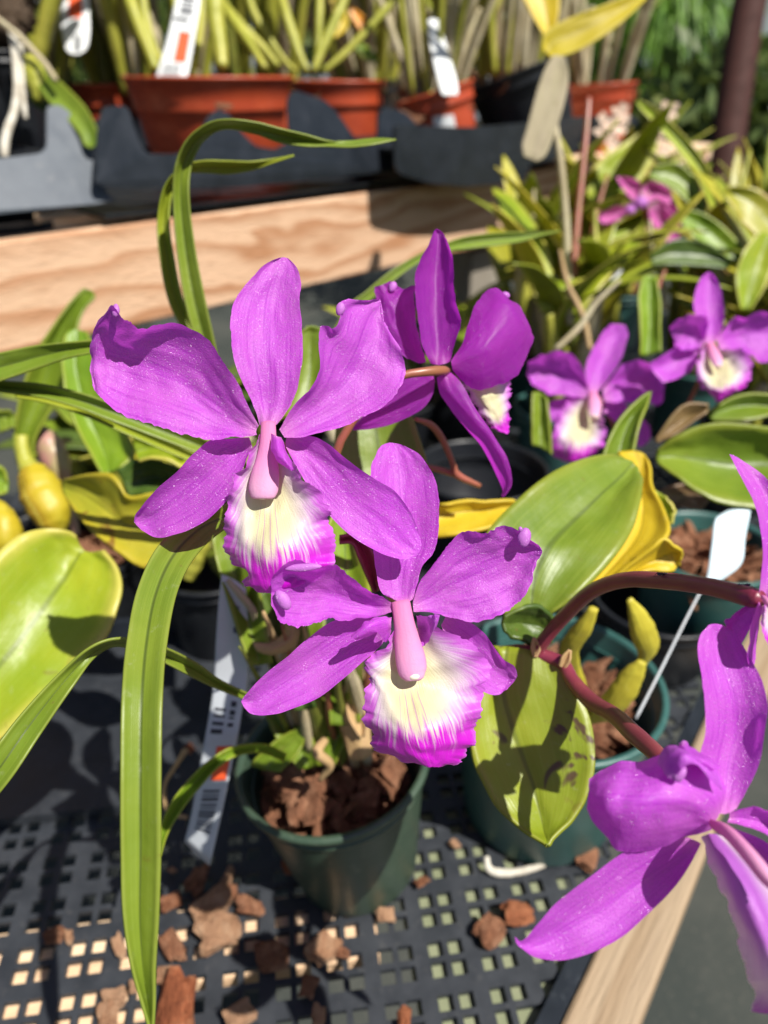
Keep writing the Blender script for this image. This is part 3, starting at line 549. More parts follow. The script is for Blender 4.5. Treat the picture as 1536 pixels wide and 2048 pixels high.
flower(plA, 'lower middle purple bloom facing the viewer with broad frilled lip', 4, .195,
  [(645, 670, 685, 684, 722, 668, 2, 1, 2), (605, 640, 670, 650, 738, 620, 1, 3, 2), (578, 560, 670, 570, 760, 540, 1, 4, 2), (565, 480, 680, 480, 805, 470, 1, 5, 2), (555, 380, 690, 380, 822, 380, 2, 7, 3), (552, 270, 690, 280, 820, 270, 4, 9, 5), (560, 170, 680, 180, 795, 185, 7, 12, 8), (583, 105, 660, 110, 750, 115, 10, 13, 11), (602, 78, 640, 68, 690, 80, 12, 14, 13)],
  [[(645, 685, 640, 702, 640, 718, 2, 2, 1), (590, 655, 575, 700, 560, 742, -1, 3, 0), (530, 615, 510, 680, 490, 747, -4, 2, -2), (470, 580, 440, 660, 420, 746, -7, 0, -5), (410, 540, 380, 640, 350, 757, -11, -3, -8), (340, 530, 320, 640, 290, 772, -15, -6, -11), (262, 530, 260, 640, 230, 768, -18, -9, -13), (200, 555, 210, 640, 200, 740, -19, -12, -15), (178, 600, 178, 640, 176, 690, -18, -14, -15)],
   [(722, 675, 722, 695, 725, 718, 2, 2, 1), (755, 600, 775, 665, 800, 722, 0, 3, 1), (805, 520, 840, 625, 880, 735, -1, 3, 0), (865, 455, 910, 585, 950, 757, -2, 3, 0), (930, 410, 980, 550, 1030, 744, -3, 3, 0), (1000, 411, 1050, 520, 1100, 702, -3, 3, 1), (1060, 401, 1110, 500, 1152, 655, -3, 3, 1), (1120, 404, 1160, 490, 1187, 590, -3, 2, 1), (1182, 440, 1195, 480, 1190, 540, -2, 1, 1), (1212, 470, 1218, 490, 1205, 512, 0, 0, 1)]],
  [[(600, 738, 620, 780, 620, 820, 4, 4, 4), (510, 740, 550, 810, 585, 855, 3, 6, 3), (420, 752, 470, 840, 535, 907, 2, 6, 2), (330, 815, 380, 900, 450, 980, 1, 5, 1), (240, 885, 295, 955, 355, 1048, 0, 4, 0), (160, 950, 215, 1010, 250, 1094, 0, 3, -1), (100, 1013, 145, 1055, 170, 1114, 0, 2, -1), (70, 1046, 90, 1070, 105, 1110, 1, 2, 0), (62, 1062, 66, 1070, 74, 1087, 1, 1, 1)],
   [(850, 730, 840, 750, 830, 770, 5, 5, 5), (920, 745, 890, 800, 860, 840, 6, 8, 6), (985, 790, 950, 850, 910, 910, 7, 10, 7), (1030, 850, 1000, 910, 950, 980, 8, 11, 8), (1077, 900, 1050, 960, 1000, 1027, 8, 12, 9), (1112, 930, 1085, 980, 1050, 1036, 9, 12, 10), (1122, 965, 1110, 985, 1085, 1012, 10, 11, 11)]],
  [(655, 775, 715, 790, 775, 745, 0, 6, 0), (620, 845, 710, 870, 860, 795, -3, 3, -2), (560, 885, 705, 940, 960, 843, -3, 0, -2), (537, 925, 705, 1000, 1016, 930, -2, -1, -1), (548, 1000, 715, 1060, 992, 1020, -1, -4, 0), (528, 1100, 730, 1130, 984, 1100, -2, -8, -2), (562, 1165, 745, 1190, 973, 1180, 0, -10, 0), (563, 1237, 760, 1245, 942, 1240, 1, -10, 1), (640, 1282, 775, 1287, 890, 1292, 0, -9, 0), (745, 1302, 790, 1314, 840, 1311, -3, -7, -3)],
  [(674, 678, 2, 38), (688, 760, 0, 42), (700, 830, -1, 52), (713, 900, -2.5, 61), (720, 945, -3.5, 58), (725, 966, -4, 46), (727, 977, -4, 34), (727, 980, -4, 8)],
  [(805, 1205, .199, 8), (790, 1200, .215, 9), (750, 1150, .235, 9), (710, 1080, .25, 9)],
  knobs=[(1150, 432, -2.6, 27, 40, .15), (1136, 402, -2, 9, 13, -.4), (222, 672, -15, 26, 42, -.6), (300, 548, -16, 15, 70, 1.5), (727, 966, -5, 24, 14, -.15, 'anther_cap')],
  extra=[('lip_lobe', [(640, 738, 638, 765, 640, 790, -1, -3, 0), (600, 738, 600, 765, 615, 835, -4, -6, -1), (555, 745, 560, 775, 590, 800, -6, -9, -5), (515, 780, 525, 800, 550, 812, -7, -9, -6), (484, 812, 492, 820, 510, 826, -7, -8, -7)], M_PETAL),
         ('lip_lobe', [(735, 730, 740, 780, 748, 850, -1, 3, -2), (765, 735, 775, 780, 775, 840, -3, -1, -3), (800, 728, 800, 765, 795, 800, -6, -7, -5), (826, 726, 822, 745, 815, 765, -7, -8, -7)], M_KNOB)], seed=2)
flower(plA, 'purple bloom turned away, its dark back and red brown stalk showing', 10, .236,
  [(550, 1015, 620, 1022, 680, 1000, 0, -1, 0), (500, 900, 610, 890, 720, 880, -3, 1, -2), (468, 760, 600, 760, 752, 740, -5, 2, -4), (446, 600, 590, 600, 722, 600, -5, 3, -4), (447, 430, 585, 430, 713, 440, -5, 4, -3), (480, 300, 590, 300, 700, 300, -4, 4, -2), (540, 190, 600, 180, 668, 190, -1, 4, 0), (573, 115, 595, 105, 632, 118, 2, 4, 3), (585, 96, 592, 94, 602, 100, 3, 3, 3)],
  [[(690, 1000, 695, 1030, 700, 1060, 0, 0, 1), (760, 880, 790, 970, 760, 1130, 2, -2, 3), (815, 740, 890, 910, 850, 1190, 5, -3, 5), (860, 610, 970, 830, 960, 1182, 8, -2, 7), (910, 518, 1050, 740, 1080, 1127, 11, 0, 9), (985, 513, 1110, 680, 1172, 1047, 12, 2, 11), (1060, 556, 1160, 690, 1228, 930, 12, 5, 13), (1122, 590, 1180, 690, 1250, 840, 12, 8, 13), (1172, 645, 1200, 700, 1240, 780, 12, 10, 12)],
   [(520, 1000, 500, 1010, 470, 1012, 2, 2, 2), (490, 890, 430, 900, 360, 960, 5, 3, 3), (455, 760, 370, 790, 270, 880, 8, 4, 5), (440, 620, 320, 680, 220, 770, 10, 6, 7), (440, 488, 290, 590, 190, 660, 12, 7, 8), (350, 500, 250, 530, 178, 560, 11, 8, 9), (275, 448, 210, 480, 163, 488, 8, 8, 9)]],
  [[(560, 1060, 570, 1100, 580, 1130, 2, 2, 2), (470, 1060, 510, 1150, 560, 1232, 4, 2, 3), (370, 1100, 420, 1220, 490, 1327, 6, 3, 4), (270, 1180, 310, 1290, 350, 1402, 8, 4, 5), (160, 1280, 180, 1370, 200, 1450, 8, 5, 6), (60, 1400, 50, 1430, 60, 1468, 8, 6, 7), (0, 1450, 0, 1460, 5, 1468, 8, 7, 7)],
   [(590, 1110, 640, 1088, 690, 1075, 1, -1, 0), (610, 1222, 680, 1200, 772, 1170, 2, -2, -2), (690, 1332, 760, 1310, 847, 1300, 4, -2, -2), (800, 1452, 850, 1430, 932, 1420, 5, -2, -2), (880, 1562, 940, 1530, 1012, 1550, 6, -1, -1), (950, 1692, 1010, 1650, 1072, 1670, 7, 0, 0), (1010, 1792, 1060, 1770, 1106, 1780, 8, 2, 2), (1043, 1872, 1075, 1860, 1106, 1850, 8, 5, 5), (1030, 1916, 1048, 1926, 1070, 1905, 8, 7, 7)]],
  [(760, 1150, 860, 1160, 1060, 1100, 12, 9, 16), (800, 1200, 920, 1200, 1090, 1160, 13, 10, 20), (850, 1290, 960, 1280, 1096, 1220, 14, 11, 20), (910, 1380, 1000, 1360, 1087, 1300, 14, 12, 20), (950, 1430, 1020, 1420, 1087, 1380, 14, 13, 18), (990, 1470, 1045, 1465, 1088, 1440, 14, 14, 17), (1045, 1478, 1070, 1494, 1086, 1478, 14, 14, 15)],
  [], [(895, 742, .236, 7), (880, 741, .232, 10.5), (840, 745, .229, 9), (800, 752, .228, 8), (755, 775, .228, 8), (700, 850, .229, 8.5), (672, 905, .232, 9), (668, 960, .236, 9), (690, 1010, .24, 10)],
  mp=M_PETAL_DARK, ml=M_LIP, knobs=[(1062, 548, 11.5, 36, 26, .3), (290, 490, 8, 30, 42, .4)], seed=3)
# canes, sheath, peduncle, leaves of this plant
tube('stem', 0, [(690, 1010, .242, 8), (705, 1080, .255, 9), (720, 1180, .28, 10), (715, 1300, .31, 14), (700, 1420, .34, 17), (680, 1520, .365, 15)], M_STEM_GREEN, plA)
tube('stem', 0, [(655, 1520, .365, 15), (640, 1440, .345, 22), (620, 1360, .325, 20), (610, 1280, .31, 12), (600, 1220, .30, 8)], M_STEM_GREEN, plA)
strip('sheath', 4, [(440, 440, .222, 14), (500, 440, .224, 20), (540, 500, .225, 28), (565, 570, .228, 24), (580, 640, .232, 10)], M_STEM, plA, fold=3)
for nm, v, d, rows, mat in (
    ('leaf', 3, .30, [(900, 760, 960, 760, 1020, 770), (935, 560, 1000, 560, 1060, 560, 0, 5, 0), (955, 430, 1005, 430, 1060, 440, 2, 5, 2), (985, 390, 1010, 386, 1040, 395, 3, 3, 3)], M_LEAF),
    ('leaf', 0, .285, [(690, 1080, 770, 1080, 850, 1060, 0, 4, 0), (672, 950, 765, 950, 858, 950, 2, 8, 2), (672, 860, 752, 860, 830, 850, 4, 9, 4), (690, 790, 750, 785, 805, 800, 8, 11, 8), (730, 750, 750, 745, 770, 752, 12, 12, 12)], M_LEAF),
    ('leaf', 0, .262, [(640, 1230, 690, 1225, 745, 1215, 0, 4, 0), (645, 1120, 690, 1110, 735, 1110, 0, 6, 0), (655, 1050, 690, 1045, 720, 1055, 2, 6, 2), (680, 1010, 692, 1005, 705, 1012, 4, 5, 4)], M_LEAF_BRIGHT),
    ('leaf', 0, .325, [(600, 1330, 630, 1330, 660, 1320, 0, 4, 0), (590, 1280, 620, 1270, 652, 1272, 0, 4, 0), (602, 1235, 625, 1228, 648, 1232, 2, 3, 2), (622, 1200, 628, 1197, 634, 1201, 3, 3, 3)], M_LEAF),
    ('leaf', 0, .345, [(600, 1540, 620, 1535, 640, 1530, 0, 4, 0), (560, 1490, 590, 1475, 620, 1465, 0, 5, 0), (535, 1440, 555, 1430, 580, 1425, 2, 4, 2), (528, 1420, 534, 1416, 542, 1415, 2, 2, 2)], M_LEAF),
    ('leaf', 0, .345, [(640, 1530, 655, 1530, 670, 1530, 0, 3, 0), (655, 1470, 675, 1470, 700, 1465, 0, 5, 0), (675, 1430, 690, 1425, 708, 1427, 2, 4, 2), (697, 1398, 702, 1396, 708, 1400, 3, 3, 3)], M_LEAF),
    ('dry_sheath', 0, .335, [(700, 1520, 720, 1520, 745, 1510, 2, 0, 2), (680, 1450, 710, 1440, 738, 1440, 2, -3, 2), (665, 1395, 690, 1385, 720, 1380, 1, -3, 1), (655, 1375, 665, 1368, 680, 1370, 0, 0, 0)], M_DRY),
    ('dry_sheath', 0, .30, [(505, 1285, 510, 1295, 515, 1302, 0, 0, 0), (545, 1285, 545, 1298, 548, 1308, 0, -3, 0), (570, 1262, 585, 1275, 590, 1290, 0, -4, 2), (565, 1240, 580, 1238, 600, 1245, 0, -4, 2)], M_DRY)):
    sheet(nm, v, d, rows, mat, plA, 26, 13, solid=.0009, lump=.0012, crease=.35, seed=len(nm) + rows[0][0])
for nm, v, d, rows, mat in (
    ('leaf', 0, .30, [(500, 1330, 520, 1330, 545, 1325, 0, 4, 0), (455, 1200, 485, 1190, 520, 1185, 0, 6, 0), (430, 1110, 455, 1095, 490, 1090, 2, 6, 2), (420, 1060, 435, 1050, 450, 1052, 4, 5, 4)], M_LEAF),
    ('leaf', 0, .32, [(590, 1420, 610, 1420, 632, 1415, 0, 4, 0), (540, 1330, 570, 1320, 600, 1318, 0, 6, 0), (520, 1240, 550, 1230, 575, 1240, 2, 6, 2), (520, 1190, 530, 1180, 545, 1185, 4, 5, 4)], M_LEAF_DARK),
    ('leaf', 0, .33, [(660, 1450, 690, 1450, 720, 1445, 0, 4, 0), (655, 1370, 690, 1370, 720, 1360, 0, 5, 0), (645, 1310, 670, 1305, 698, 1305, 2, 5, 2), (650, 1262, 660, 1258, 670, 1262, 3, 4, 3)], M_LEAF),
    ('leaf', 0, .34, [(500, 1530, 530, 1540, 560, 1545, 0, 3, 0), (530, 1498, 560, 1505, 590, 1515, 0, 4, 0), (565, 1472, 585, 1480, 605, 1492, 2, 4, 2), (600, 1452, 606, 1456, 612, 1462, 3, 3, 3)], M_LEAF),
    ('dry_sheath', 0, .315, [(560, 1330, 570, 1330, 580, 1326, 0, -2, 0), (570, 1290, 585, 1290, 600, 1285, 0, -4, 0), (575, 1255, 588, 1250, 600, 1255, 0, -2, 0)], M_DRY)):
    sheet(nm, v, d, rows, mat, plA, 26, 13, solid=.0009, lump=.0014, crease=.35, seed=rows[0][0])
tube('stem', 0, [(455, 1160, .30, 6), (490, 1200, .30, 8), (520, 1240, .305, 8), (560, 1300, .315, 9), (600, 1400, .33, 10), (620, 1500, .35, 10)], M_CANE_GREY, plA, lump=.15)
tube('stem', 0, [(690, 1240, .30, 9), (700, 1330, .315, 12), (725, 1430, .335, 13), (735, 1520, .36, 12)], M_CANE_GREY, plA, lump=.15)
rs = np.random.RandomState(77)
for k in range(12):
    x0 = 600 + 11 * k + rs.uniform(-8, 8); x1 = 470 + 26 * k + rs.uniform(-30, 30); y1 = rs.uniform(1180, 1330); d1 = rs.uniform(.275, .32); w = rs.uniform(4, 9)
    tube('stem', 0, [(x0, 1530, .362, w), ((2 * x0 + x1) / 3 + rs.uniform(-12, 12), 1530 - (1530 - y1) * .35, .345, w * 1.5), ((x0 + 2 * x1) / 3, 1530 - (1530 - y1) * .7, .32, w * 1.2), (x1, y1, d1, w * .5)], [M_STEM_GREEN, M_CANE_GREY, M_DRY, M_STEM_RED][k % 4], plA, lump=.25)
for k in range(7):
    x0 = 560 + 28 * k + rs.uniform(-10, 10); y0 = rs.uniform(1380, 1500); a = rs.uniform(-30, 30); l = rs.uniform(70, 130); d = rs.uniform(.32, .35)
    sheet('leaf' if k % 2 else 'dry_sheath', 0, d, [(x0 - 6, y0, x0, y0 + 2, x0 + 6, y0, 0, 2, 0), (x0 - 20 + a * .4, y0 - l * .4, x0 + a * .4, y0 - l * .42, x0 + 18 + a * .4, y0 - l * .4, 0, 5, 0), (x0 - 14 + a, y0 - l * .8, x0 + a, y0 - l * .82, x0 + 13 + a, y0 - l * .8, 2, 6, 2), (x0 + a * 1.3 - 2, y0 - l, x0 + a * 1.3, y0 - l - 2, x0 + a * 1.3 + 2, y0 - l, 4, 5, 4)], [M_DRY, M_LEAF, M_DRY, M_LEAF_DARK][k % 4], plA, 22, 11, solid=.0007, lump=.0015, crease=.4, seed=k)
tube('root', 0, [(640, 1560, .335, 5), (660, 1530, .33, 9), (635, 1505, .325, 11), (650, 1480, .33, 8)], M_DRY, plA)

plB = thing('orchid_plant', 'orchid with wine red flower stem and broad green leaves, growing from the near teal pot', 'orchid', (P2[0], P2[1], .08))
tube('flower_stem', 0, [(1000, 1302, .262, 10), (1040, 1300, .256, 12), (1072, 1306, .252, 15), (1082, 1288, .250, 14), (1120, 1242, .243, 14), (1180, 1185, .228, 15), (1250, 1160, .212, 16), (1340, 1163, .195, 17), (1430, 1176, .178, 18), (1500, 1194, .166, 21), (1522, 1196, .163, 15)], M_STEM, plB, ns=70, lump=.05)
tube('flower_stem', 0, [(1060, 1304, .253, 14), (1100, 1316, .250, 14), (1128, 1330, .247, 14), (1145, 1362, .242, 15), (1185, 1405, .230, 17), (1230, 1432, .215, 17), (1270, 1470, .20, 19), (1320, 1515, .186, 17), (1370, 1580, .174, 14), (1415, 1645, .164, 12)], M_STEM, plB, ns=60, lump=.05)
strip('sheath', 0, [(1070, 1315, .249, 3), (1072, 1295, .248, 9), (1068, 1275, .248, 1)], M_DRY, plB)
strip('sheath', 0, [(1124, 1335, .244, 7), (1132, 1318, .243, 9), (1140, 1300, .243, 2)], M_DRY, plB)
flower(plB, 'lower right purple bloom in side view, cut by the picture edge', 8, .152,
  [(1100, 1070, 1170, 1090, 1225, 1065, 2, 1, 2), (1058, 960, 1170, 980, 1270, 985, 2, 5, 3), (1055, 830, 1190, 850, 1327, 865, 3, 7, 3), (1087, 710, 1220, 720, 1357, 710, 3, 8, 3), (1080, 590, 1220, 590, 1366, 600, 4, 8, 4), (1062, 480, 1195, 480, 1337, 475, 5, 9, 6), (1049, 360, 1160, 370, 1282, 370, 8, 11, 9), (1058, 280, 1140, 285, 1232, 290, 11, 13, 12), (1095, 230, 1130, 222, 1180, 235, 13, 13, 14)],
  [[(1155, 1080, 1130, 1120, 1110, 1160, 0, -2, 1), (1168, 960, 1080, 1080, 1030, 1187, -1, -5, 1), (1110, 855, 1000, 1040, 940, 1217, 0, -7, 1), (985, 785, 900, 1030, 850, 1252, 2, -8, 1), (880, 825, 800, 1030, 760, 1267, 4, -8, 1), (780, 843, 720, 1030, 690, 1247, 4, -7, 1), (690, 853, 650, 1020, 628, 1197, 4, -6, 1), (608, 883, 590, 1010, 572, 1132, 4, -3, 2), (552, 930, 548, 1000, 541, 1062, 3, 1, 3)],
   [(1195, 1080, 1190, 1110, 1180, 1130, 2, 3, 2), (1260, 1061, 1270, 1110, 1280, 1150, 1, 3, 1), (1345, 1064, 1360, 1130, 1380, 1200, 0, 3, 0), (1440, 1090, 1460, 1180, 1480, 1280, -2, 2, -2), (1540, 1160, 1550, 1240, 1560, 1330, -4, 1, -4), (1600, 1240, 1610, 1290, 1610, 1340, -5, 0, -5)]],
  [[(1000, 1195, 1040, 1212, 1062, 1225, 4, 4, 4), (860, 1223, 960, 1280, 1027, 1300, 3, 6, 4), (720, 1260, 850, 1350, 952, 1410, 2, 6, 3), (608, 1330, 720, 1440, 842, 1522, 1, 5, 2), (508, 1415, 600, 1530, 712, 1642, 0, 4, 1), (408, 1500, 480, 1600, 582, 1717, 0, 3, 0), (318, 1590, 380, 1660, 440, 1755, 0, 3, 0), (248, 1665, 280, 1700, 312, 1744, 0, 2, 0), (214, 1650, 222, 1682, 240, 1700, -2, -1, 0)],
   [(1180, 1160, 1190, 1170, 1200, 1150, 5, 5, 5), (1300, 1280, 1330, 1250, 1360, 1220, 5, 8, 5), (1420, 1440, 1470, 1400, 1520, 1360, 6, 9, 6), (1520, 1590, 1560, 1560, 1600, 1520, 8, 10, 8), (1590, 1680, 1600, 1670, 1610, 1660, 9, 9, 9)]],
  [(1062, 1195, 1110, 1180, 1160, 1190, 2, 0, 1), (1100, 1310, 1180, 1290, 1290, 1295, 0, -7, 2), (1150, 1440, 1260, 1420, 1390, 1400, -2, -12, 0), (1200, 1570, 1330, 1560, 1480, 1520, -3, -15, -3), (1245, 1700, 1390, 1700, 1540, 1640, -5, -17, -6), (1280, 1830, 1430, 1830, 1590, 1770, -6, -18, -8), (1305, 1930, 1450, 1930, 1600, 1880, -7, -17, -9), (1285, 1988, 1440, 2000, 1560, 1960, -7, -15, -9)],
  [(1120, 1140, -3, 30), (1190, 1180, -8, 50), (1280, 1275, -14, 60), (1360, 1375, -18, 62), (1420, 1440, -20, 40), (1440, 1460, -20, 15)],
  [(1412, 1652, .158, 10), (1404, 1640, .162, 11), (1390, 1610, .168, 11)],
  ml=M_LIP_BACK, mult=.5, knobs=[(965, 900, -8, 30, 46, .3), (985, 772, -1, 20, 18, .5)],
  extra=[('petal_curl', [(870, 850, 890, 900, 940, 940, 0, -6, -8), (890, 790, 930, 830, 980, 880, -1, -8, -10), (960, 775, 990, 810, 1030, 860, -2, -9, -10), (1050, 830, 1080, 870, 1100, 930, -2, -8, -9), (1130, 880, 1150, 930, 1160, 985, -3, -6, -6)], M_KNOB),
         ('petal_curl', [(955, 765, 970, 775, 985, 760, 0, -4, -2), (975, 800, 1000, 810, 1030, 790, -1, -7, -3), (1020, 850, 1060, 850, 1110, 840, -2, -9, -4), (1090, 910, 1120, 890, 1150, 880, -3, -7, -4)], M_PETAL)], seed=4, rip=.00035)
flower(plB, 'purple bloom at the right picture edge with only a pointed sepal in view', 9, .163,
  [(1488, 1770, 1520, 1785, 1550, 1770, 0, 1, 0), (1500, 1650, 1540, 1650, 1590, 1640, -1, 2, 1), (1510, 1520, 1560, 1520, 1622, 1500, -1, 4, 2), (1496, 1410, 1555, 1410, 1627, 1380, 0, 5, 3), (1466, 1310, 1530, 1300, 1602, 1280, 1, 6, 4), (1424, 1215, 1480, 1200, 1547, 1190, 3, 7, 6), (1378, 1120, 1420, 1110, 1482, 1130, 6, 8, 8), (1338, 1046, 1350, 1048, 1382, 1062, 8, 9, 9)],
  [[(1490, 1800, 1500, 1815, 1510, 1825, -1, 0, 1), (1470, 1850, 1485, 1860, 1500, 1870, -4, 0, 3), (1440, 1960, 1462, 1970, 1484, 1975, -6, 0, 5), (1432, 2060, 1452, 2070, 1472, 2080, -6, 0, 5), (1440, 2120, 1450, 2130, 1460, 2130, -4, 0, 2)],
   [(1480, 1800, 1490, 1830, 1480, 1860, 3, 3, 3), (1400, 1835, 1400, 1880, 1430, 1960, 4, 7, 5), (1340, 1880, 1350, 1930, 1390, 2020, 6, 9, 7), (1310, 1900, 1320, 1920, 1350, 1980, 8, 9, 8)],
   [(1560, 1760, 1570, 1800, 1560, 1830, 0, 0, 0), (1700, 1700, 1720, 1820, 1700, 1950, -3, 2, -3), (1830, 1720, 1850, 1850, 1830, 1980, -4, 2, -4), (1920, 1820, 1930, 1880, 1920, 1940, -3, 0, -3)]],
  [[(1540, 1830, 1560, 1840, 1580, 1820, 2, 2, 2), (1600, 1960, 1660, 1950, 1720, 1900, 1, 4, 1), (1690, 2100, 1740, 2080, 1790, 2040, 0, 4, 0), (1770, 2180, 1780, 2170, 1790, 2160, 1, 1, 1)]],
  [(1525, 1790, 1560, 1800, 1590, 1780, -1, 3, -1), (1500, 1860, 1580, 1880, 1680, 1840, -6, -2, -6), (1510, 1960, 1600, 1980, 1720, 1940, -9, -6, -9), (1560, 2060, 1630, 2070, 1710, 2050, -8, -9, -8)],
  [(1520, 1785, -3, 26), (1560, 1830, -8, 34), (1590, 1880, -10, 20)],
  [(1530, 1197, .164, 10), (1515, 1196, .165, 15), (1500, 1194, .166, 18)], seed=5, rip=.00008, mult=.3)
LV = [('leaf', 'broad oval green leaf pointing up to the right', 9, .262, [(200, 1900, 320, 1870, 430, 1860, -4, 0, -4), (120, 1690, 340, 1690, 560, 1768, -4, 2, -4), (78, 1500, 400, 1545, 690, 1640, 0, 6, 0), (130, 1400, 470, 1455, 780, 1532, 4, 11, 4), (230, 1298, 550, 1378, 838, 1430, 10, 17, 10), (350, 1193, 630, 1305, 875, 1320, 16, 23, 16), (480, 1112, 710, 1228, 893, 1230, 24, 30, 24), (620, 1060, 785, 1155, 893, 1180, 32, 37, 32), (745, 1046, 826, 1108, 880, 1148, 38, 41, 38), (832, 1078, 848, 1098, 866, 1118, 42, 42, 42)], M_LEAF),
      ('leaf', 'spotted pointed green leaf hanging downward', 8, .240, [(60, 320, 180, 325, 420, 370, 10, 14, 8), (28, 520, 158, 520, 492, 520, 5, 10, 3), (6, 680, 195, 680, 557, 660, 1, 7, -1), (18, 830, 248, 830, 580, 830, -2, 4, -4), (78, 960, 298, 960, 557, 980, -5, 1, -7), (158, 1077, 325, 1075, 492, 1092, -8, -3, -10), (258, 1172, 345, 1167, 422, 1167, -11, -8, -12), (325, 1212, 356, 1210, 388, 1202, -13, -12, -13), (356, 1233, 364, 1238, 372, 1232, -14, -14, -14)], M_LEAF_SPOT),
      ('leaf', None, 9, .256, [(440, 1900, 430, 1960, 430, 2015, 0, 4, 0), (380, 1828, 330, 1920, 330, 2012, -2, 4, -2), (280, 1828, 250, 1905, 240, 1992, -4, 2, -4), (188, 1878, 176, 1912, 188, 1950, -5, -4, -5)], M_LEAF_DARK),  # shadow on this small leaf is put into its darker green
      ('leaf', 'large yellow leaf curling behind the broad green leaf', 9, .300, [(560, 1750, 620, 1750, 690, 1735, -20, -16, -20), (650, 1600, 760, 1610, 890, 1562, -8, -4, -10), (740, 1480, 870, 1480, 1033, 1455, 0, 6, -4), (800, 1350, 900, 1350, 1003, 1328, 10, 16, 8), (830, 1230, 890, 1230, 944, 1215, 18, 24, 18), (800, 1100, 880, 1120, 934, 1108, 26, 30, 26), (765, 1040, 850, 1030, 908, 1050, 32, 34, 32)], M_LEAF_YEL),
      ('leaf', 'folded tip of a yellow leaf', 9, .284, [(720, 1700, 750, 1712, 780, 1700, 0, 0, 0), (860, 1580, 900, 1610, 940, 1640, -2, 4, 0), (980, 1490, 1010, 1560, 1020, 1652, -4, 4, 2), (1050, 1505, 1075, 1550, 1065, 1630, -4, 2, 4), (1096, 1540, 1098, 1558, 1085, 1590, -2, 0, 2)], M_LEAF_YEL),
      ('leaf', 'yellow leaf lying behind the lower middle bloom', 4, .305, [(740, 305, 740, 370, 740, 430, 0, 0, 0), (870, 300, 870, 340, 870, 425, 0, 4, -6), (1000, 290, 1000, 330, 1000, 400, 0, 5, -6), (1090, 286, 1095, 320, 1090, 370, 2, 5, -2), (1130, 300, 1135, 320, 1130, 345, 4, 5, 2)], M_LEAF_YEL),
      ('leaf', None, 9, .325, [(950, 1420, 1000, 1420, 1045, 1400, 0, 3, 0), (935, 1320, 1000, 1320, 1060, 1330, 0, 4, 0), (915, 1240, 960, 1232, 1015, 1268, 2, 4, 2)], M_LEAF_LIME)]
for nm, lb, v, d, rows, mat in LV:
    o, _ = sheet(nm, v, d, rows, mat, plB, 44, 19, solid=.0013, lump=.0016, crease=.85 if mat is M_LEAF_SPOT else .45, seed=rows[0][0] * .1, rip=.0005, ripf=2)
    if lb: o['label'] = lb
# yellow canes of the same plant in the teal pot
for pts in ([(735, 110, .300, 14), (775, 190, .305, 46), (800, 260, .31, 60), (822, 330, .318, 56), (795, 400, .325, 28), (770, 440, .335, 14)], [(795, 395, .310, 20), (755, 450, .314, 50), (700, 540, .320, 62), (630, 620, .328, 54), (560, 660, .335, 28), (520, 690, .34, 14)], [(575, 150, .285, 20), (520, 250, .292, 44), (465, 330, .30, 44), (470, 420, .31, 44), (500, 520, .32, 44), (540, 620, .335, 26)]):
    tube('pseudobulb', 8, pts, M_SHRIV, plB, lump=.13, ns=34, n=20, flat=.6, ref=FW)
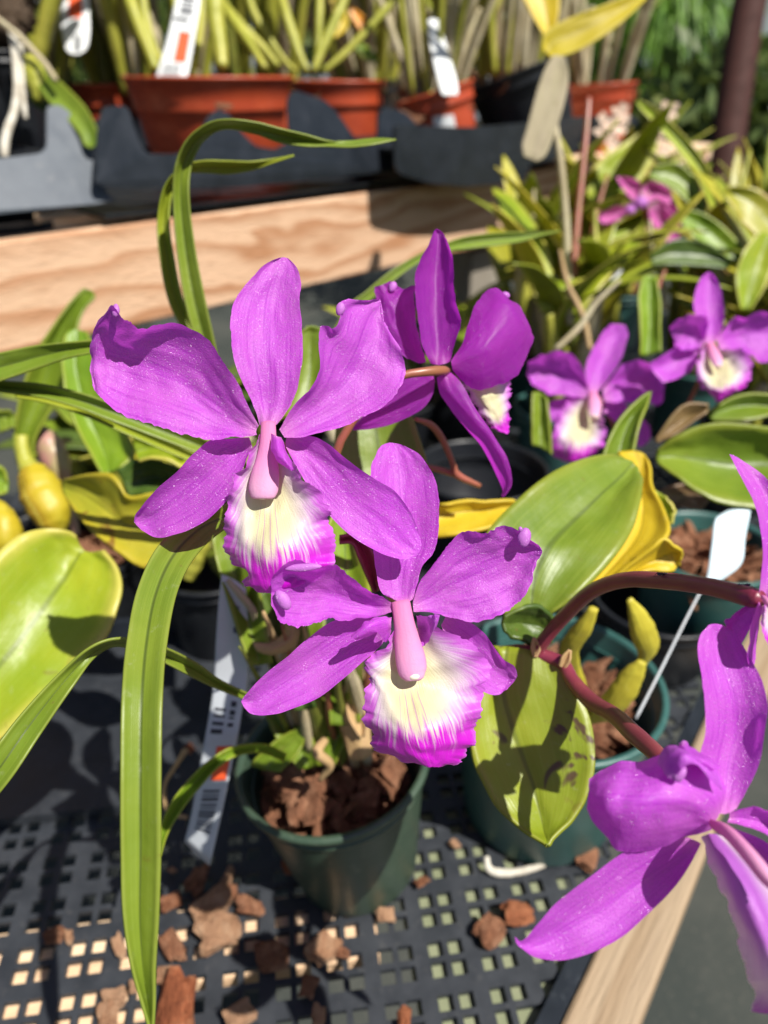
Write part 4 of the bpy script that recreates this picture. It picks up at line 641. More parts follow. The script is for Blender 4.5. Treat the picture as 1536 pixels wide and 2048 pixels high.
# ================================================================== PLANTS AT THE LEFT
plD = thing('orchid_plant', 'orchid with yellow pseudobulbs and big lime leaves at the left edge', 'orchid', (P5[0], P5[1], .06))
LD = [('leaf', 'large rounded lime leaf with yellow margin', 0, .300, [(-150, 1340, -90, 1420, -20, 1500, -16, -10, -16), (-80, 1230, -10, 1340, 60, 1425, -12, -6, -12), (-15, 1122, 62, 1252, 150, 1352, -2, 5, -4), (38, 1071, 110, 1185, 216, 1265, 8, 15, 4), (88, 1057, 143, 1138, 243, 1190, 16, 22, 10), (130, 1060, 160, 1110, 234, 1135, 20, 25, 16), (152, 1072, 170, 1103, 208, 1100, 23, 26, 20)], M_LEAF_LIME),
      ('leaf', 'olive leaf with brown blotches', 5, .330, [(350, 1115, 340, 1150, 350, 1200, 22, 24, 22), (480, 1084, 460, 1200, 430, 1312, 12, 20, 10), (605, 1092, 580, 1280, 540, 1437, 4, 14, 2), (695, 1212, 700, 1370, 660, 1527, 2, 10, -2), (850, 1190, 850, 1390, 790, 1602, 2, 8, -4), (1000, 1255, 980, 1440, 930, 1592, 2, 6, -4), (1112, 1395, 1085, 1470, 1052, 1562, 0, 2, -2)], M_LEAF_TAN),
      ('leaf', None, 5, .350, [(720, 890, 740, 960, 760, 1022, 0, 4, -4), (850, 875, 860, 950, 880, 1000, 0, 6, -6), (1000, 895, 1000, 980, 990, 1052, 0, 6, -4), (1150, 900, 1150, 960, 1110, 1040, 0, 3, 0)], M_LEAF_LIME),
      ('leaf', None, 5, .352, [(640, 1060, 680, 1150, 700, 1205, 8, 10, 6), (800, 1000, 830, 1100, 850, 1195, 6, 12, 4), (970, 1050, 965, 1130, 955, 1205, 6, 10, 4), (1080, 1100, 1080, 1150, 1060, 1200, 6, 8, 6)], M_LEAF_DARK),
      ('leaf', 'upright bright green leaf behind the left petal', 5, .400, [(555, 1088, 600, 1085, 660, 1055, -10, -6, -10), (440, 900, 560, 930, 735, 955, -4, 4, -4), (375, 700, 480, 740, 645, 780, 0, 9, 0), (345, 500, 425, 520, 545, 560, 6, 13, 6), (348, 350, 425, 340, 505, 400, 12, 17, 12), (375, 308, 420, 298, 480, 315, 16, 17, 16)], M_LEAF_BRIGHT),
      ('leaf', 'narrow upright leaf rising from the yellow pseudobulb', 5, .440, [(95, 1020, 130, 1022, 185, 1015, -4, 0, -4), (80, 860, 132, 870, 200, 870, -6, 4, -6), (128, 600, 222, 650, 322, 650, -6, 8, -4), (218, 390, 300, 420, 397, 380, -4, 8, -2), (330, 218, 380, 230, 452, 210, 0, 8, 2), (440, 93, 470, 110, 516, 127, 5, 8, 5), (478, 82, 490, 82, 505, 90, 7, 7, 7)], M_LEAF),
      ('leaf', None, 5, .43, [(-60, 700, -20, 760, 0, 860, 0, 5, 0), (0, 740, 30, 780, 50, 840, 0, 4, 0), (60, 740, 80, 780, 80, 830, 0, 3, 0)], M_LEAF),
      ('leaf', None, 5, .40, [(-60, 1060, -40, 1130, -40, 1200, 0, 5, 0), (0, 1040, 10, 1120, 10, 1200, 0, 4, 0), (40, 1120, 45, 1150, 40, 1190, 2, 3, 2)], M_LEAF_BRIGHT)]
for nm, lb, v, d, rows, mat in LD:
    o, _ = sheet(nm, v, d, rows, mat, plD, 40, 17, solid=.0013, lump=.0018, crease=.4, seed=rows[0][0] * .1, rip=.0006, ripf=2)
    if lb: o['label'] = lb
tube('pseudobulb', 5, [(158, 1052, .435, 40), (166, 1066, .435, 60), (182, 1092, .434, 82), (208, 1142, .432, 102), (242, 1220, .43, 114), (280, 1300, .428, 104), (308, 1362, .43, 72), (320, 1398, .432, 30)], M_BULB, plD, ns=44, n=28, lump=.14)
tube('neck', 5, [(118, 880, .438, 34), (124, 960, .437, 38), (140, 1020, .436, 44), (162, 1062, .435, 60)], M_CANE, plD, ns=20, n=14, lump=.1)
tube('pseudobulb', 5, [(-40, 1240, .385, 30), (0, 1300, .382, 62), (30, 1400, .38, 84), (20, 1480, .382, 76), (-20, 1560, .388, 30)], M_BULB, plD, ns=30, n=16, lump=.14)
tube('sheath', 5, [(215, 860, .452, 50), (265, 930, .45, 74), (310, 1030, .45, 72), (345, 1130, .452, 46), (390, 1300, .455, 26), (420, 1420, .455, 18)], M_PINK, plD, lump=.12)
tube('stem', 5, [(318, 1390, .432, 22), (360, 1480, .43, 22), (420, 1540, .43, 20)], M_STEM_GREEN, plD)

plE = thing('strap_leaf_plant', 'plant with long arching strap leaves crossing the left half, growing among the orchids', 'plant', Zp(560, 1330, .08))
ST = [([(560, 1030, .245, 10), (500, 1012, .234, 15), (445, 1035, .219, 22), (395, 1062, .209, 31), (345, 1115, .198, 37), (312, 1190, .187, 39), (293, 1290, .176, 40), (284, 1400, .165, 41), (282, 1550, .160, 41), (282, 1700, .158, 40), (281, 1830, .157, 35), (286, 1930, .157, 24), (297, 2010, .157, 12), (303, 2060, .157, 3)], M_STRAP, 'long strap leaf hanging down across the bench'),
      ([(430, 760, .31, 14), (412, 690, .305, 18), (390, 600, .30, 20), (372, 500, .296, 18), (362, 400, .292, 16), (366, 335, .289, 16, 2), (386, 288, .286, 15, 4), (420, 257, .284, 11, 6), (460, 248, .283, 9, 7), (510, 256, .283, 12, 5), (560, 271, .284, 14, 3), (610, 281, .286, 12, 1), (655, 287, .288, 6), (700, 288, .29, 6, -3), (745, 283, .29, 6, -3), (792, 279, .29, 1)], M_STRAP, 'strap leaf bent over in front of the trays'),
      ([(420, 760, .318, 12), (392, 680, .316, 14), (352, 600, .314, 14), (333, 510, .312, 14), (327, 440, .311, 12), (338, 378, .309, 10, 2), (368, 342, .307, 9, 4), (408, 334, .306, 12, 4), (452, 335, .306, 13, 3), (500, 332, .306, 9, 2), (545, 322, .306, 4), (588, 311, .306, 1)], M_STRAP2, None),
      ([(-90, 757, .262, 30), (-30, 742, .26, 28), (20, 728, .26, 26), (80, 712, .26, 22), (150, 698, .258, 15), (200, 693, .258, 12), (260, 700, .258, 5)], M_STRAP, None),
      ([(-50, 762, .27, 10), (0, 772, .27, 11), (80, 781, .27, 13), (160, 801, .272, 15), (240, 830, .275, 17), (320, 860, .28, 17), (400, 891, .285, 16), (470, 920, .295, 12), (530, 980, .31, 9)], M_STRAP, None),
      ([(30, 790, .285, 4), (100, 800, .285, 8), (180, 825, .287, 10), (260, 860, .29, 11), (340, 895, .295, 10), (420, 930, .30, 8)], M_STRAP2, None),
      ([(-60, 1615, .2, 26), (0, 1535, .2, 30), (60, 1450, .205, 27), (130, 1362, .21, 19), (188, 1302, .215, 11, 4), (240, 1284, .22, 8, 5), (310, 1302, .225, 14, 3), (385, 1338, .237, 14), (440, 1370, .25, 9), (520, 1404, .265, 6)], M_STRAP, 'strap leaf arching to the lower left corner'),
      ([(318, 1712, .288, 3), (328, 1662, .29, 9), (355, 1610, .292, 13), (395, 1560, .296, 13), (430, 1526, .30, 11), (470, 1503, .305, 10), (525, 1497, .315, 9), (570, 1515, .33, 8)], M_LEAF_BRIGHT, None),
      ([(640, 720, .36, 5), (700, 622, .36, 8), (738, 590, .362, 9), (788, 549, .365, 9), (838, 517, .37, 7), (890, 496, .375, 8), (930, 486, .38, 12), (985, 479, .385, 13), (1037, 474, .39, 10), (1080, 468, .395, 4), (1120, 462, .40, 1)], M_STRAP, None)]
for pts, mat, lb in ST:
    o = strip('leaf', 0, pts, mat, plE, fold=3.0, solid=.0006, lump=.0005, crease=.75, seed=pts[0][0], nv=13)
    if lb: o['label'] = lb

# ================================================================== PLANTS AT THE RIGHT
plC = thing('orchid_plant', 'orchid behind with two small blurred purple blooms above brownish leaves', 'orchid', Zp(1300, 1000, .08))
flower(plC, 'lower of two blurred blooms, with a drooping lip', 9, .43,
  [(610, 720, 650, 735, 690, 700, 0, 0, 0), (604, 600, 680, 600, 762, 600, 0, 6, 0), (640, 500, 720, 500, 802, 500, 4, 10, 4), (690, 420, 755, 420, 820, 440, 8, 12, 8), (730, 380, 770, 378, 806, 385, 10, 11, 10)],
  [[(625, 720, 620, 735, 605, 755, 0, 0, 0), (560, 560, 520, 660, 480, 745, -6, 4, 0), (480, 518, 430, 620, 380, 722, -8, 6, 0), (380, 538, 360, 610, 328, 682, -8, 6, 2), (308, 570, 308, 600, 300, 632, -2, 4, 4)],
   [(690, 710, 690, 740, 700, 775, 0, 0, 0), (790, 588, 800, 700, 830, 785, -4, 4, 0), (870, 568, 880, 680, 900, 775, -8, 4, 0), (960, 588, 960, 690, 970, 795, -8, 4, 0), (1008, 690, 1003, 730, 1000, 775, -2, 2, 2)]],
  [[(600, 750, 590, 780, 570, 805, 4, 5, 4), (500, 755, 490, 810, 500, 855, 4, 8, 4), (420, 780, 430, 830, 460, 885, 6, 9, 6), (398, 830, 412, 850, 440, 885, 8, 9, 8)],
   [(680, 780, 700, 800, 690, 830, 4, 5, 4), (780, 775, 780, 840, 760, 885, 5, 8, 5), (852, 830, 850, 890, 830, 935, 6, 9, 6), (922, 890, 900, 950, 860, 995, 8, 10, 8), (938, 950, 920, 985, 890, 1008, 9, 9, 9)]],
  [(590, 755, 630, 770, 680, 775, 0, 6, 0), (500, 790, 600, 850, 690, 865, -10, 4, -10), (458, 880, 580, 920, 708, 925, -12, -6, -12), (428, 975, 570, 990, 690, 1000, -8, -14, -8), (440, 1055, 560, 1065, 640, 1042, -4, -14, -4), (495, 1082, 540, 1088, 580, 1077, -4, -10, -4)],
  [(640, 730, 0, 22), (650, 790, -6, 36), (645, 860, -12, 26)], [(1187, 788, .432, 4), (1200, 800, .45, 4), (1230, 860, .46, 4), (1250, 930, .47, 4)], seed=6, nu=30, nv=13, rip=.0009)
flower(plC, 'upper of two blurred blooms, near the right picture edge', 9, .40,
  [(1210, 470, 1245, 482, 1282, 450, 0, 0, 0), (1163, 330, 1240, 350, 1310, 360, 0, 6, 0), (1158, 240, 1235, 240, 1305, 260, 4, 9, 4), (1188, 150, 1235, 150, 1287, 170, 7, 11, 7), (1220, 118, 1240, 112, 1255, 125, 9, 10, 9)],
  [[(1220, 460, 1210, 475, 1200, 500, 0, 0, 0), (1222, 345, 1150, 430, 1120, 512, -8, 2, 0), (1120, 338, 1090, 420, 1073, 502, -10, 0, 0), (1038, 388, 1033, 410, 1058, 452, -6, 0, 0)],
   [(1270, 450, 1280, 480, 1290, 510, 0, 0, 0), (1350, 358, 1370, 440, 1420, 532, -2, 6, 0), (1440, 338, 1460, 430, 1500, 572, -4, 6, -2), (1540, 318, 1560, 420, 1570, 562, -4, 5, -2), (1620, 340, 1630, 410, 1630, 500, 0, 3, 0)]],
  [[(1200, 500, 1190, 520, 1180, 552, 4, 5, 4), (1090, 488, 1090, 550, 1140, 622, 2, 6, 2), (1000, 538, 1010, 600, 1060, 662, 0, 5, 0), (928, 580, 945, 620, 998, 682, 0, 2, 0)]],
  [(1210, 490, 1250, 490, 1300, 510, 0, 5, 0), (1180, 560, 1270, 580, 1400, 510, -8, 2, -6), (1168, 620, 1290, 650, 1452, 570, -8, -6, -8), (1190, 692, 1300, 700, 1442, 662, -4, -12, -6), (1230, 722, 1300, 740, 1400, 712, -4, -12, -4), (1272, 772, 1290, 774, 1312, 752, -6, -9, -4)],
  [(1240, 480, 0, 20), (1270, 555, -6, 32), (1282, 600, -10, 18)], [(1422, 688, .402, 4), (1415, 715, .42, 4), (1390, 780, .44, 4), (1340, 880, .46, 4)], seed=7, nu=30, nv=13, rip=.0009)
for lb, v, d, rows, mat in (
    ('wide dark green leaf', 9, .36, [(968, 1030, 962, 1060, 972, 1092, 6, 8, 4), (1060, 958, 1080, 1060, 1060, 1152, 2, 10, -4), (1200, 898, 1220, 1080, 1200, 1262, 0, 14, -10), (1380, 888, 1390, 1100, 1380, 1312, 0, 14, -12), (1560, 918, 1560, 1100, 1560, 1322, 0, 12, -12), (1720, 980, 1740, 1100, 1720, 1250, 0, 6, -6)], M_LEAF),
    (None, 9, .41, [(1225, 830, 1228, 850, 1250, 872, 0, 2, 0), (1380, 748, 1400, 800, 1420, 872, 0, 6, -4), (1540, 738, 1560, 800, 1560, 845, 0, 6, -4), (1700, 760, 1710, 800, 1700, 840, 0, 4, 0)], M_LEAF),
    ('brown ageing leaf', 9, .385, [(1232, 790, 1232, 810, 1222, 832, 0, 2, 0), (1120, 788, 1120, 860, 1132, 892, 0, 6, 0), (1030, 868, 1030, 920, 1050, 952, 0, 4, 0), (958, 968, 964, 985, 975, 982, 2, 2, 2)], M_LEAF_OLD),
    ('narrow standing leaf', 9, .335, [(690, 1060, 770, 1055, 845, 1045, 0, 6, 0), (728, 950, 800, 940, 867, 930, 2, 9, 2), (790, 850, 850, 840, 902, 830, 6, 12, 6), (880, 760, 905, 758, 927, 770, 10, 12, 10), (935, 723, 937, 725, 940, 730, 12, 12, 12)], M_LEAF),
    (None, 9, .46, [(880, 540, 920, 540, 990, 520, 0, 4, 0), (880, 380, 930, 400, 985, 400, 0, 6, 0), (872, 240, 925, 240, 985, 260, 2, 8, 2), (890, 140, 930, 130, 970, 150, 6, 8, 6)], M_LEAF_BRIGHT),
    (None, 9, .40, [(330, 1000, 370, 1010, 430, 1050, 0, 4, 0), (325, 850, 370, 860, 420, 880, 0, 6, 0), (330, 730, 365, 730, 405, 760, 2, 6, 2)], M_LEAF),
    (None, 9, .40, [(960, 1240, 1060, 1310, 1080, 1300, 0, 4, 0), (1080, 1200, 1150, 1250, 1180, 1330, 0, 5, 0), (1260, 1190, 1270, 1230, 1250, 1260, 0, 3, 0)], M_LEAF_OLD)):
    o, _ = sheet('leaf', v, d, rows, mat, plC, 28, 13, solid=.0013, lump=.002, crease=.4, seed=d * 50)
    if lb: o['label'] = lb
tube('stem', 0, [(640 + 190, 838, .27, 4), (862, 850, .275, 7), (885, 880, .28, 7), (905, 925, .285, 6), (915, 950, .288, 8), (960, 972, .292, 5)], M_STEM_RED, plA)
tube('stem', 0, [(800, 930, .285, 5), (860, 935, .287, 6), (915, 950, .289, 7)], M_STEM_RED, plA)

# generic leaf in world space for the plants behind
def wleaf(base, az, el, ln, w, arch, mat, parent, name='leaf', seed=0, fold=.15, solid=.0012, nu=14):
    d = np.array([math.cos(az), math.sin(az), 0]); s = np.array([-math.sin(az), math.cos(az), 0]); L, M, R = [], [], []
    p = np.array(base, float); e = el; n = 8
    for i in range(n):
        f = i / (n - 1); ww = w * (math.sin(PI * min(1, f * .82 + .16)) ** .7) * (1 if f < .95 else .3); t = d * math.cos(e) + ZV * math.sin(e); nn = -d * math.sin(e) + ZV * math.cos(e)
        L.append(p + s * ww + nn * ww * fold); M.append(p.copy()); R.append(p - s * ww + nn * ww * fold); p = p + t * ln / (n - 1); e -= arch / (n - 1)
    P, us, vs = surface(L, M, R, nu, 7, lump=w * .12, seed=seed, crease=.5)
    return obj(name, P.reshape(-1, 3), gridfaces(nu, 7), mat, parent, uvs=[(a, (b + 1) / 2) for a in us for b in vs], solid=solid)
def cane(base, az, tilt, ln, r, mat, parent, seed=0, curve=0):
    d = np.array([math.cos(az), math.sin(az), 0]); C = []; Rr = []; n = 22; p = np.array(base, float); tl = tilt
    for i in range(n):
        f = i / (n - 1); C.append(p.copy()); Rr.append(r * (.55 + .6 * math.sin(PI * min(1, .12 + f * .8))) * (1 + .13 * abs(math.sin(f * 14 + seed)))); p = p + (d * math.sin(tl) + ZV * math.cos(tl)) * ln / (n - 1); tl += curve / (n - 1)
    V, F, uv = tubegeo(C, Rr, 9); return obj('cane', V, F, mat, parent, uvs=uv), C[-1]
def cane_plant(label, c, r, n, ln, seed, mats, leaves=5, rr=.006, spread=.5, leafmat=None, leaf_len=.16):
    rs = np.random.RandomState(seed); t = thing('cane_orchid', label, 'orchid', c, group='cane orchids on the raised bench')
    for k in range(n):
        a = rs.uniform(0, 6.28); q = r * math.sqrt(rs.uniform(0, 1)); b = np.array(c) + np.array([q * math.cos(a), q * math.sin(a), -.01])
        o, tip = cane(b, a + rs.uniform(-.8, .8), rs.uniform(.02, spread), ln * rs.uniform(.6, 1.15), rr * rs.uniform(.7, 1.3), mats[rs.randint(len(mats))], t, k, rs.uniform(-.2, .3))
        if k < leaves:
            for j in range(2): wleaf(tip if j else b + (tip - b) * rs.uniform(.5, .9), rs.uniform(0, 6.28), rs.uniform(.5, 1.3), leaf_len * rs.uniform(.7, 1.2), .014 * rs.uniform(.7, 1.4), rs.uniform(.2, 1.2), leafmat or [M_LEAF_LIME, M_LEAF, M_LEAF_TAN][rs.randint(3)], t, seed=k)
    return t
# traced canes of the three pots that show most
pB = thing('cane_orchid', 'cane orchid with thick yellow green canes and a white tag, in the widest pot', 'orchid', RB, group='cane orchids on the raised bench')
for pts in ([(600, 270, .86, 18), (570, 190, .86, 20), (530, 90, .86, 24), (500, 0, .86, 24), (470, -90, .87, 16)], [(640, 270, .90, 12), (590, 180, .90, 14), (560, 80, .9, 18), (545, -60, .9, 14)], [(855, 262, .85, 22), (845, 180, .85, 28), (830, 90, .85, 34), (825, 0, .85, 38), (815, -120, .86, 26)], [(760, 262, .93, 10), (765, 160, .93, 14), (775, 60, .93, 16), (780, -80, .93, 12)], [(1020, 262, .86, 12), (960, 170, .87, 16), (890, 70, .88, 18), (830, -40, .89, 12)], [(680, 262, .95, 14), (690, 120, .95, 18), (660, -60, .95, 14)]):
    tube('cane', 1, pts, M_CANE, pB, ns=26, n=12, lump=.1)
pC = thing('cane_orchid', 'cane orchid with splayed yellow canes in the pot right of the widest', 'orchid', RC, group='cane orchids on the raised bench')
for pts in ([(310, 300, .97, 14), (240, 220, .97, 20), (160, 140, .97, 24), (90, 60, .97, 22), (50, 0, .97, 16)], [(440, 322, .96, 12), (400, 240, .96, 20), (370, 150, .96, 24), (340, 50, .96, 22), (310, -60, .97, 16)], [(470, 322, .96, 14), (500, 240, .96, 20), (540, 150, .96, 22), (590, 40, .96, 22), (630, -60, .96, 16)], [(510, 325, .95, 12), (600, 250, .95, 16), (690, 160, .95, 17), (780, 60, .95, 18), (860, -30, .95, 14)], [(480, 310, 1.0, 10), (490, 180, 1.0, 14), (495, 60, 1.0, 18), (500, -60, 1.0, 12)], [(380, 320, 1.02, 10), (310, 240, 1.02, 14), (200, 60, 1.02, 18), (160, -80, 1.02, 12)]):
    tube('cane', 14, pts, M_CANE, pC, ns=26, n=12, lump=.1)
strip('leaf', 14, [(700, 160, 1.05, 8), (690, 110, 1.05, 26), (660, 70, 1.05, 22), (630, 30, 1.05, 6)], soft('orange_leaf', (.6, .22, .01), (.7, .3, .01)), pC)
strip('leaf', 14, [(560, 170, 1.04, 6), (600, 120, 1.04, 22), (590, 60, 1.04, 30), (560, -10, 1.04, 20)], M_LEAF_YEL, pC)
strip('leaf', 14, [(760, 280, 1.05, 6), (720, 250, 1.05, 26), (680, 215, 1.05, 20), (640, 205, 1.05, 4)], M_LEAF_BRIGHT, pC)
cane_plant('cane orchid with green stems in the half hidden pot at the left', RA, .05, 9, .22, 21, [M_CANE, M_CANE, M_STEM_GREEN], rr=.006, spread=.35)
cane_plant('crowded thin straw coloured canes rising from the small tilted pot', RDp, .036, 22, .19, 22, [M_CANE_GREY, M_CANE_GREY, M_CANE], leaves=3, rr=.0032, spread=.35)
cane_plant('tall pale canes growing in the tilted black pot', RE, .05, 18, .24, 23, [M_CANE_GREY, M_CANE, M_CANE_GREY], leaves=4, rr=.0050, spread=.25)
cane_plant('grey leafless canes in the farthest terracotta pot', RF, .045, 12, .20, 24, [M_CANE_GREY], leaves=1, rr=.0045, spread=.3)
# a second rank of cane orchids standing behind
def brow(k): return B0 + EV * (.02 + .2 * k) - NV * (.42 + .05 * (k % 2)) + ZV * .06
blbl = ['leafy yellow green canes behind the half hidden pot', 'dense green canes behind the widest pot', 'tall green canes between the two front terracotta pots', 'yellowish leaning canes behind the pot of splayed canes', 'straw canes in a pot behind the small tilted pot', 'grey green canes behind the tilted black pot', 'pale canes in the back rank left of the weeping plant']
bpl = ['at its left end', 'behind the widest pot', 'in the gap between the two front terracotta pots', 'behind the pot of splayed canes', 'behind the small tilted pot', 'behind the tilted black pot', 'at its right end, left of the weeping plant']
for k in range(7):
    c = brow(k); pot('back rank pot ' + bpl[k], c + ZV * .05, .062, .12, M_BLACK if k % 3 else M_RED, rim=.02)
    cane_plant(blbl[k], c + ZV * .045, .075, 24, .32, 40 + k, [M_CANE, M_CANE, M_STEM_GREEN, M_CANE_GREY] if k < 4 else [M_CANE_GREY, M_CANE], leaves=9, rr=.0075, spread=.45, leaf_len=.2)

# dark pot with aerial roots at the upper left
c = U(-8, 100, .70); pot('tall black pot with hanging grey roots at the upper left corner', c, .034, .12, M_BLACK, rim=.012, base=.85)
plL = thing('rooting_orchid', 'orchid with bark coloured root mass and grey aerial roots over the black corner pot', 'orchid', c)
for pts in ([(90, 230, .66, 30), (115, 420, .655, 30), (125, 640, .65, 28), (110, 800, .645, 30), (60, 940, .635, 30), (35, 1060, .63, 32), (35, 1160, .628, 26)], [(150, 330, .66, 20), (165, 600, .655, 18), (180, 800, .65, 18), (190, 870, .65, 14)]):
    tube('root', 13, pts, M_ROOT, plL, ns=26, lump=.12)
tube('stem', 13, [(-40, 120, .65, 18), (60, 200, .648, 20), (140, 265, .646, 22), (240, 370, .644, 22), (330, 470, .642, 22), (410, 590, .64, 20)], M_CANE_GREY, plL, ns=26)
M_DARKBARK = bark('dark_bark', (.10, .065, .04), (.04, .025, .018), (.14, .10, .07))
tube('root_mass', 13, [(-60, -160, .70, 150), (40, -60, .70, 170), (70, 60, .70, 165), (60, 180, .70, 150), (40, 300, .70, 120)], M_DARKBARK, plL, ns=30, n=18, lump=.5)
tube('pseudobulb', 13, [(215, 430, .665, 40), (260, 540, .66, 78), (280, 640, .66, 74), (280, 740, .66, 30)], M_CANE, plL, lump=.12)
strip('leaf', 13, [(215, 470, .66, 30), (340, 600, .652, 70), (450, 720, .648, 86), (560, 830, .645, 80), (640, 950, .642, 66), (670, 1040, .64, 58), (680, 1078, .64, 20)], M_LEAF, plL, fold=4)
strip('leaf', 13, [(210, 700, .67, 30), (290, 740, .67, 50), (360, 800, .67, 20)], M_LEAF_DARK, plL)

# plant with the yellow and bleached leaves in front of the black pot
plG = thing('orchid_plant', 'tall thin stemmed orchid with a big yellow leaf and a bleached dry leaf', 'orchid', Zp(1150, 640, .09))
strip('leaf', 0, [(1092, 108, .62, 12), (1108, 88, .62, 30), (1150, 68, .62, 34), (1200, 42, .62, 28), (1250, 14, .625, 20), (1290, -10, .63, 8)], M_LEAF_OCHRE, plG, fold=5, lump=.002)['label'] = 'broad yellow leaf'
strip('leaf', 0, [(1098, 70, .64, 10), (1090, 20, .64, 30), (1075, -40, .64, 40), (1060, -100, .65, 20)], M_LEAF_YEL, plG, fold=5)
strip('leaf', 0, [(1118, 112, .615, 12), (1112, 150, .613, 26), (1098, 205, .61, 30), (1082, 260, .607, 28), (1068, 300, .605, 26), (1060, 318, .605, 14)], M_BEIGE, plG, fold=2, lump=.003)['label'] = 'bleached dry leaf hanging down'
tube('stem', 0, [(1096, 100, .63, 6), (1108, 230, .63, 6), (1122, 330, .63, 7), (1132, 450, .64, 8), (1136, 560, .65, 8), (1140, 650, .66, 7)], M_CANE_GREY, plG)
tube('stem', 0, [(1178, 195, .68, 5), (1172, 270, .68, 6), (1164, 350, .68, 6), (1154, 450, .68, 7), (1146, 560, .68, 8)], M_STEM_RED, plG)

# rose coloured orchid and others in the middle distance on the right
plR = thing('orchid_plant', 'rose pink orchid with nodding blurred blooms above pale green leaves', 'orchid', Zp(1330, 620, .09))
flower(plR, 'rose pink bloom seen from behind', 11, .70,
  [(700, 1225, 730, 1235, 752, 1190, 0, 0, 0), (638, 1150, 690, 1150, 740, 1110, 0, 8, 0), (603, 1082, 620, 1088, 665, 1088, 4, 8, 4)],
  [[(720, 1250, 720, 1275, 700, 1312, 0, 0, 0), (600, 1268, 600, 1310, 620, 1352, 0, 6, 0), (540, 1295, 540, 1335, 560, 1370, 0, 6, 0), (495, 1335, 500, 1352, 520, 1372, 0, 0, 0)],
   [(750, 1180, 780, 1225, 800, 1255, 0, 0, 0), (800, 1115, 840, 1150, 850, 1225, -4, 4, 0), (880, 1130, 900, 1180, 910, 1250, -6, 4, 0), (945, 1180, 945, 1210, 940, 1250, 0, 2, 0)]],
  [[(800, 1262, 820, 1262, 850, 1240, 0, 0, 0), (815, 1350, 870, 1350, 930, 1300, 0, 8, 0), (868, 1430, 930, 1430, 992, 1380, 0, 8, 0), (930, 1502, 960, 1512, 992, 1490, 0, 0, 0)],
   [(850, 1220, 880, 1230, 930, 1215, 4, 4, 4), (900, 1300, 940, 1290, 982, 1300, 4, 9, 4), (958, 1392, 985, 1382, 1008, 1390, 4, 5, 4)]],
  [], [], [(1283, 403, .70, 6), (1290, 420, .72, 6), (1310, 480, .74, 5), (1330, 560, .76, 5)], mp=M_PETAL_ROSE, knobs=[(755, 1245, -6, 44, 40, 0), (690, 1290, -4, 34, 30, 0)], seed=8, nu=20, nv=9)
flower(plR, 'small rose pink bloom at the right picture edge', 11, .72,
  [(1370, 1400, 1385, 1410, 1400, 1420, 0, 0, 0), (1330, 1410, 1345, 1440, 1370, 1470, 0, 6, 0), (1295, 1440, 1305, 1470, 1335, 1520, 0, 4, 0)],
  [[(1390, 1390, 1400, 1400, 1410, 1390, 0, 0, 0), (1410, 1460, 1430, 1440, 1470, 1410, 0, 6, 0), (1430, 1550, 1460, 1520, 1495, 1470, 0, 4, 0)]], [], [], [], [(1487, 457, .72, 6), (1480, 440, .73, 6), (1465, 500, .75, 5), (1440, 600, .78, 5)], mp=M_PETAL_ROSE, seed=9, nu=16, nv=9)
for d, pts, mat in ((.74, [(1452, 500, .76, 4), (1445, 470, .75, 10), (1432, 410, .745, 13), (1405, 345, .74, 15), (1365, 290, .74, 15), (1320, 242, .74, 13), (1290, 214, .74, 9), (1274, 203, .74, 3)], M_LEAF_LIME),
                    (.66, [(1500, 560, .66, 12), (1470, 520, .66, 26), (1430, 478, .66, 30), (1390, 445, .66, 24), (1360, 428, .66, 8)], M_LEAF_BRIGHT),
                    (.62, [(1580, 500, .62, 20), (1540, 450, .62, 38), (1500, 410, .62, 36), (1465, 388, .62, 18), (1448, 384, .62, 4)], M_LEAF_TAN),
                    (.80, [(1180, 400, .80, 10), (1210, 370, .80, 40), (1250, 335, .80, 42), (1290, 290, .80, 28), (1310, 250, .80, 8)], M_LEAF_LIME),
                    (.60, [(1490, 620, .60, 10), (1500, 570, .60, 30), (1515, 520, .60, 34), (1540, 470, .60, 22)], M_LEAF_LIME),
                    (.78, [(1190, 480, .78, 8), (1230, 450, .78, 30), (1270, 430, .78, 24), (1300, 425, .78, 6)], M_LEAF_LIME),
                    (.62, [(1300, 520, .62, 10), (1350, 505, .62, 26), (1410, 510, .62, 24), (1460, 530, .62, 8)], M_LEAF_DARK),
                    (.7, [(1410, 430, .7, 6), (1380, 380, .7, 22), (1345, 350, .7, 26), (1300, 345, .7, 10)], M_LEAF)):
    strip('leaf', 0, pts, mat, plR, fold=5, lump=.002, seed=d * 9)
for k, (x0, y0, x1, y1, d) in enumerate([(1085, 620, 1068, 380, .74), (1150, 640, 1215, 350, .78), (1215, 640, 1190, 420, .7), (1260, 560, 1330, 330, .82), (1330, 620, 1300, 440, .66), (1390, 560, 1412, 300, .8), (1440, 640, 1500, 300, .7), (1180, 700, 1120, 500, .6), (1110, 700, 1240, 560, .58), (1285, 700, 1330, 540, .56)]):
    tube('cane', 0, [(x0, y0, d, 5), ((x0 * 2 + x1) / 3 + 6, (y0 * 2 + y1) / 3, d, 6), ((x0 + 2 * x1) / 3 - 5, (y0 + 2 * y1) / 3, d, 5), (x1, y1, d, 3)], [M_CANE_GREY, M_STEM_RED, M_CANE, M_DRY][k % 4], plR, lump=.2)
plP = thing('orchid_plant', 'spray of tiny peach and cream orchid flowers beside the farthest terracotta pot', 'orchid', Zp(1260, 560, .09))
tube('stem', 0, [(1230, 215, 1.05, 3), (1225, 280, 1.05, 4), (1235, 340, 1.05, 4), (1260, 450, 1.05, 5)], M_STEM_RED, plP); tube('stem', 0, [(1335, 210, 1.05, 3), (1318, 280, 1.05, 4), (1310, 340, 1.05, 4), (1290, 450, 1.05, 5)], M_STEM_RED, plP)
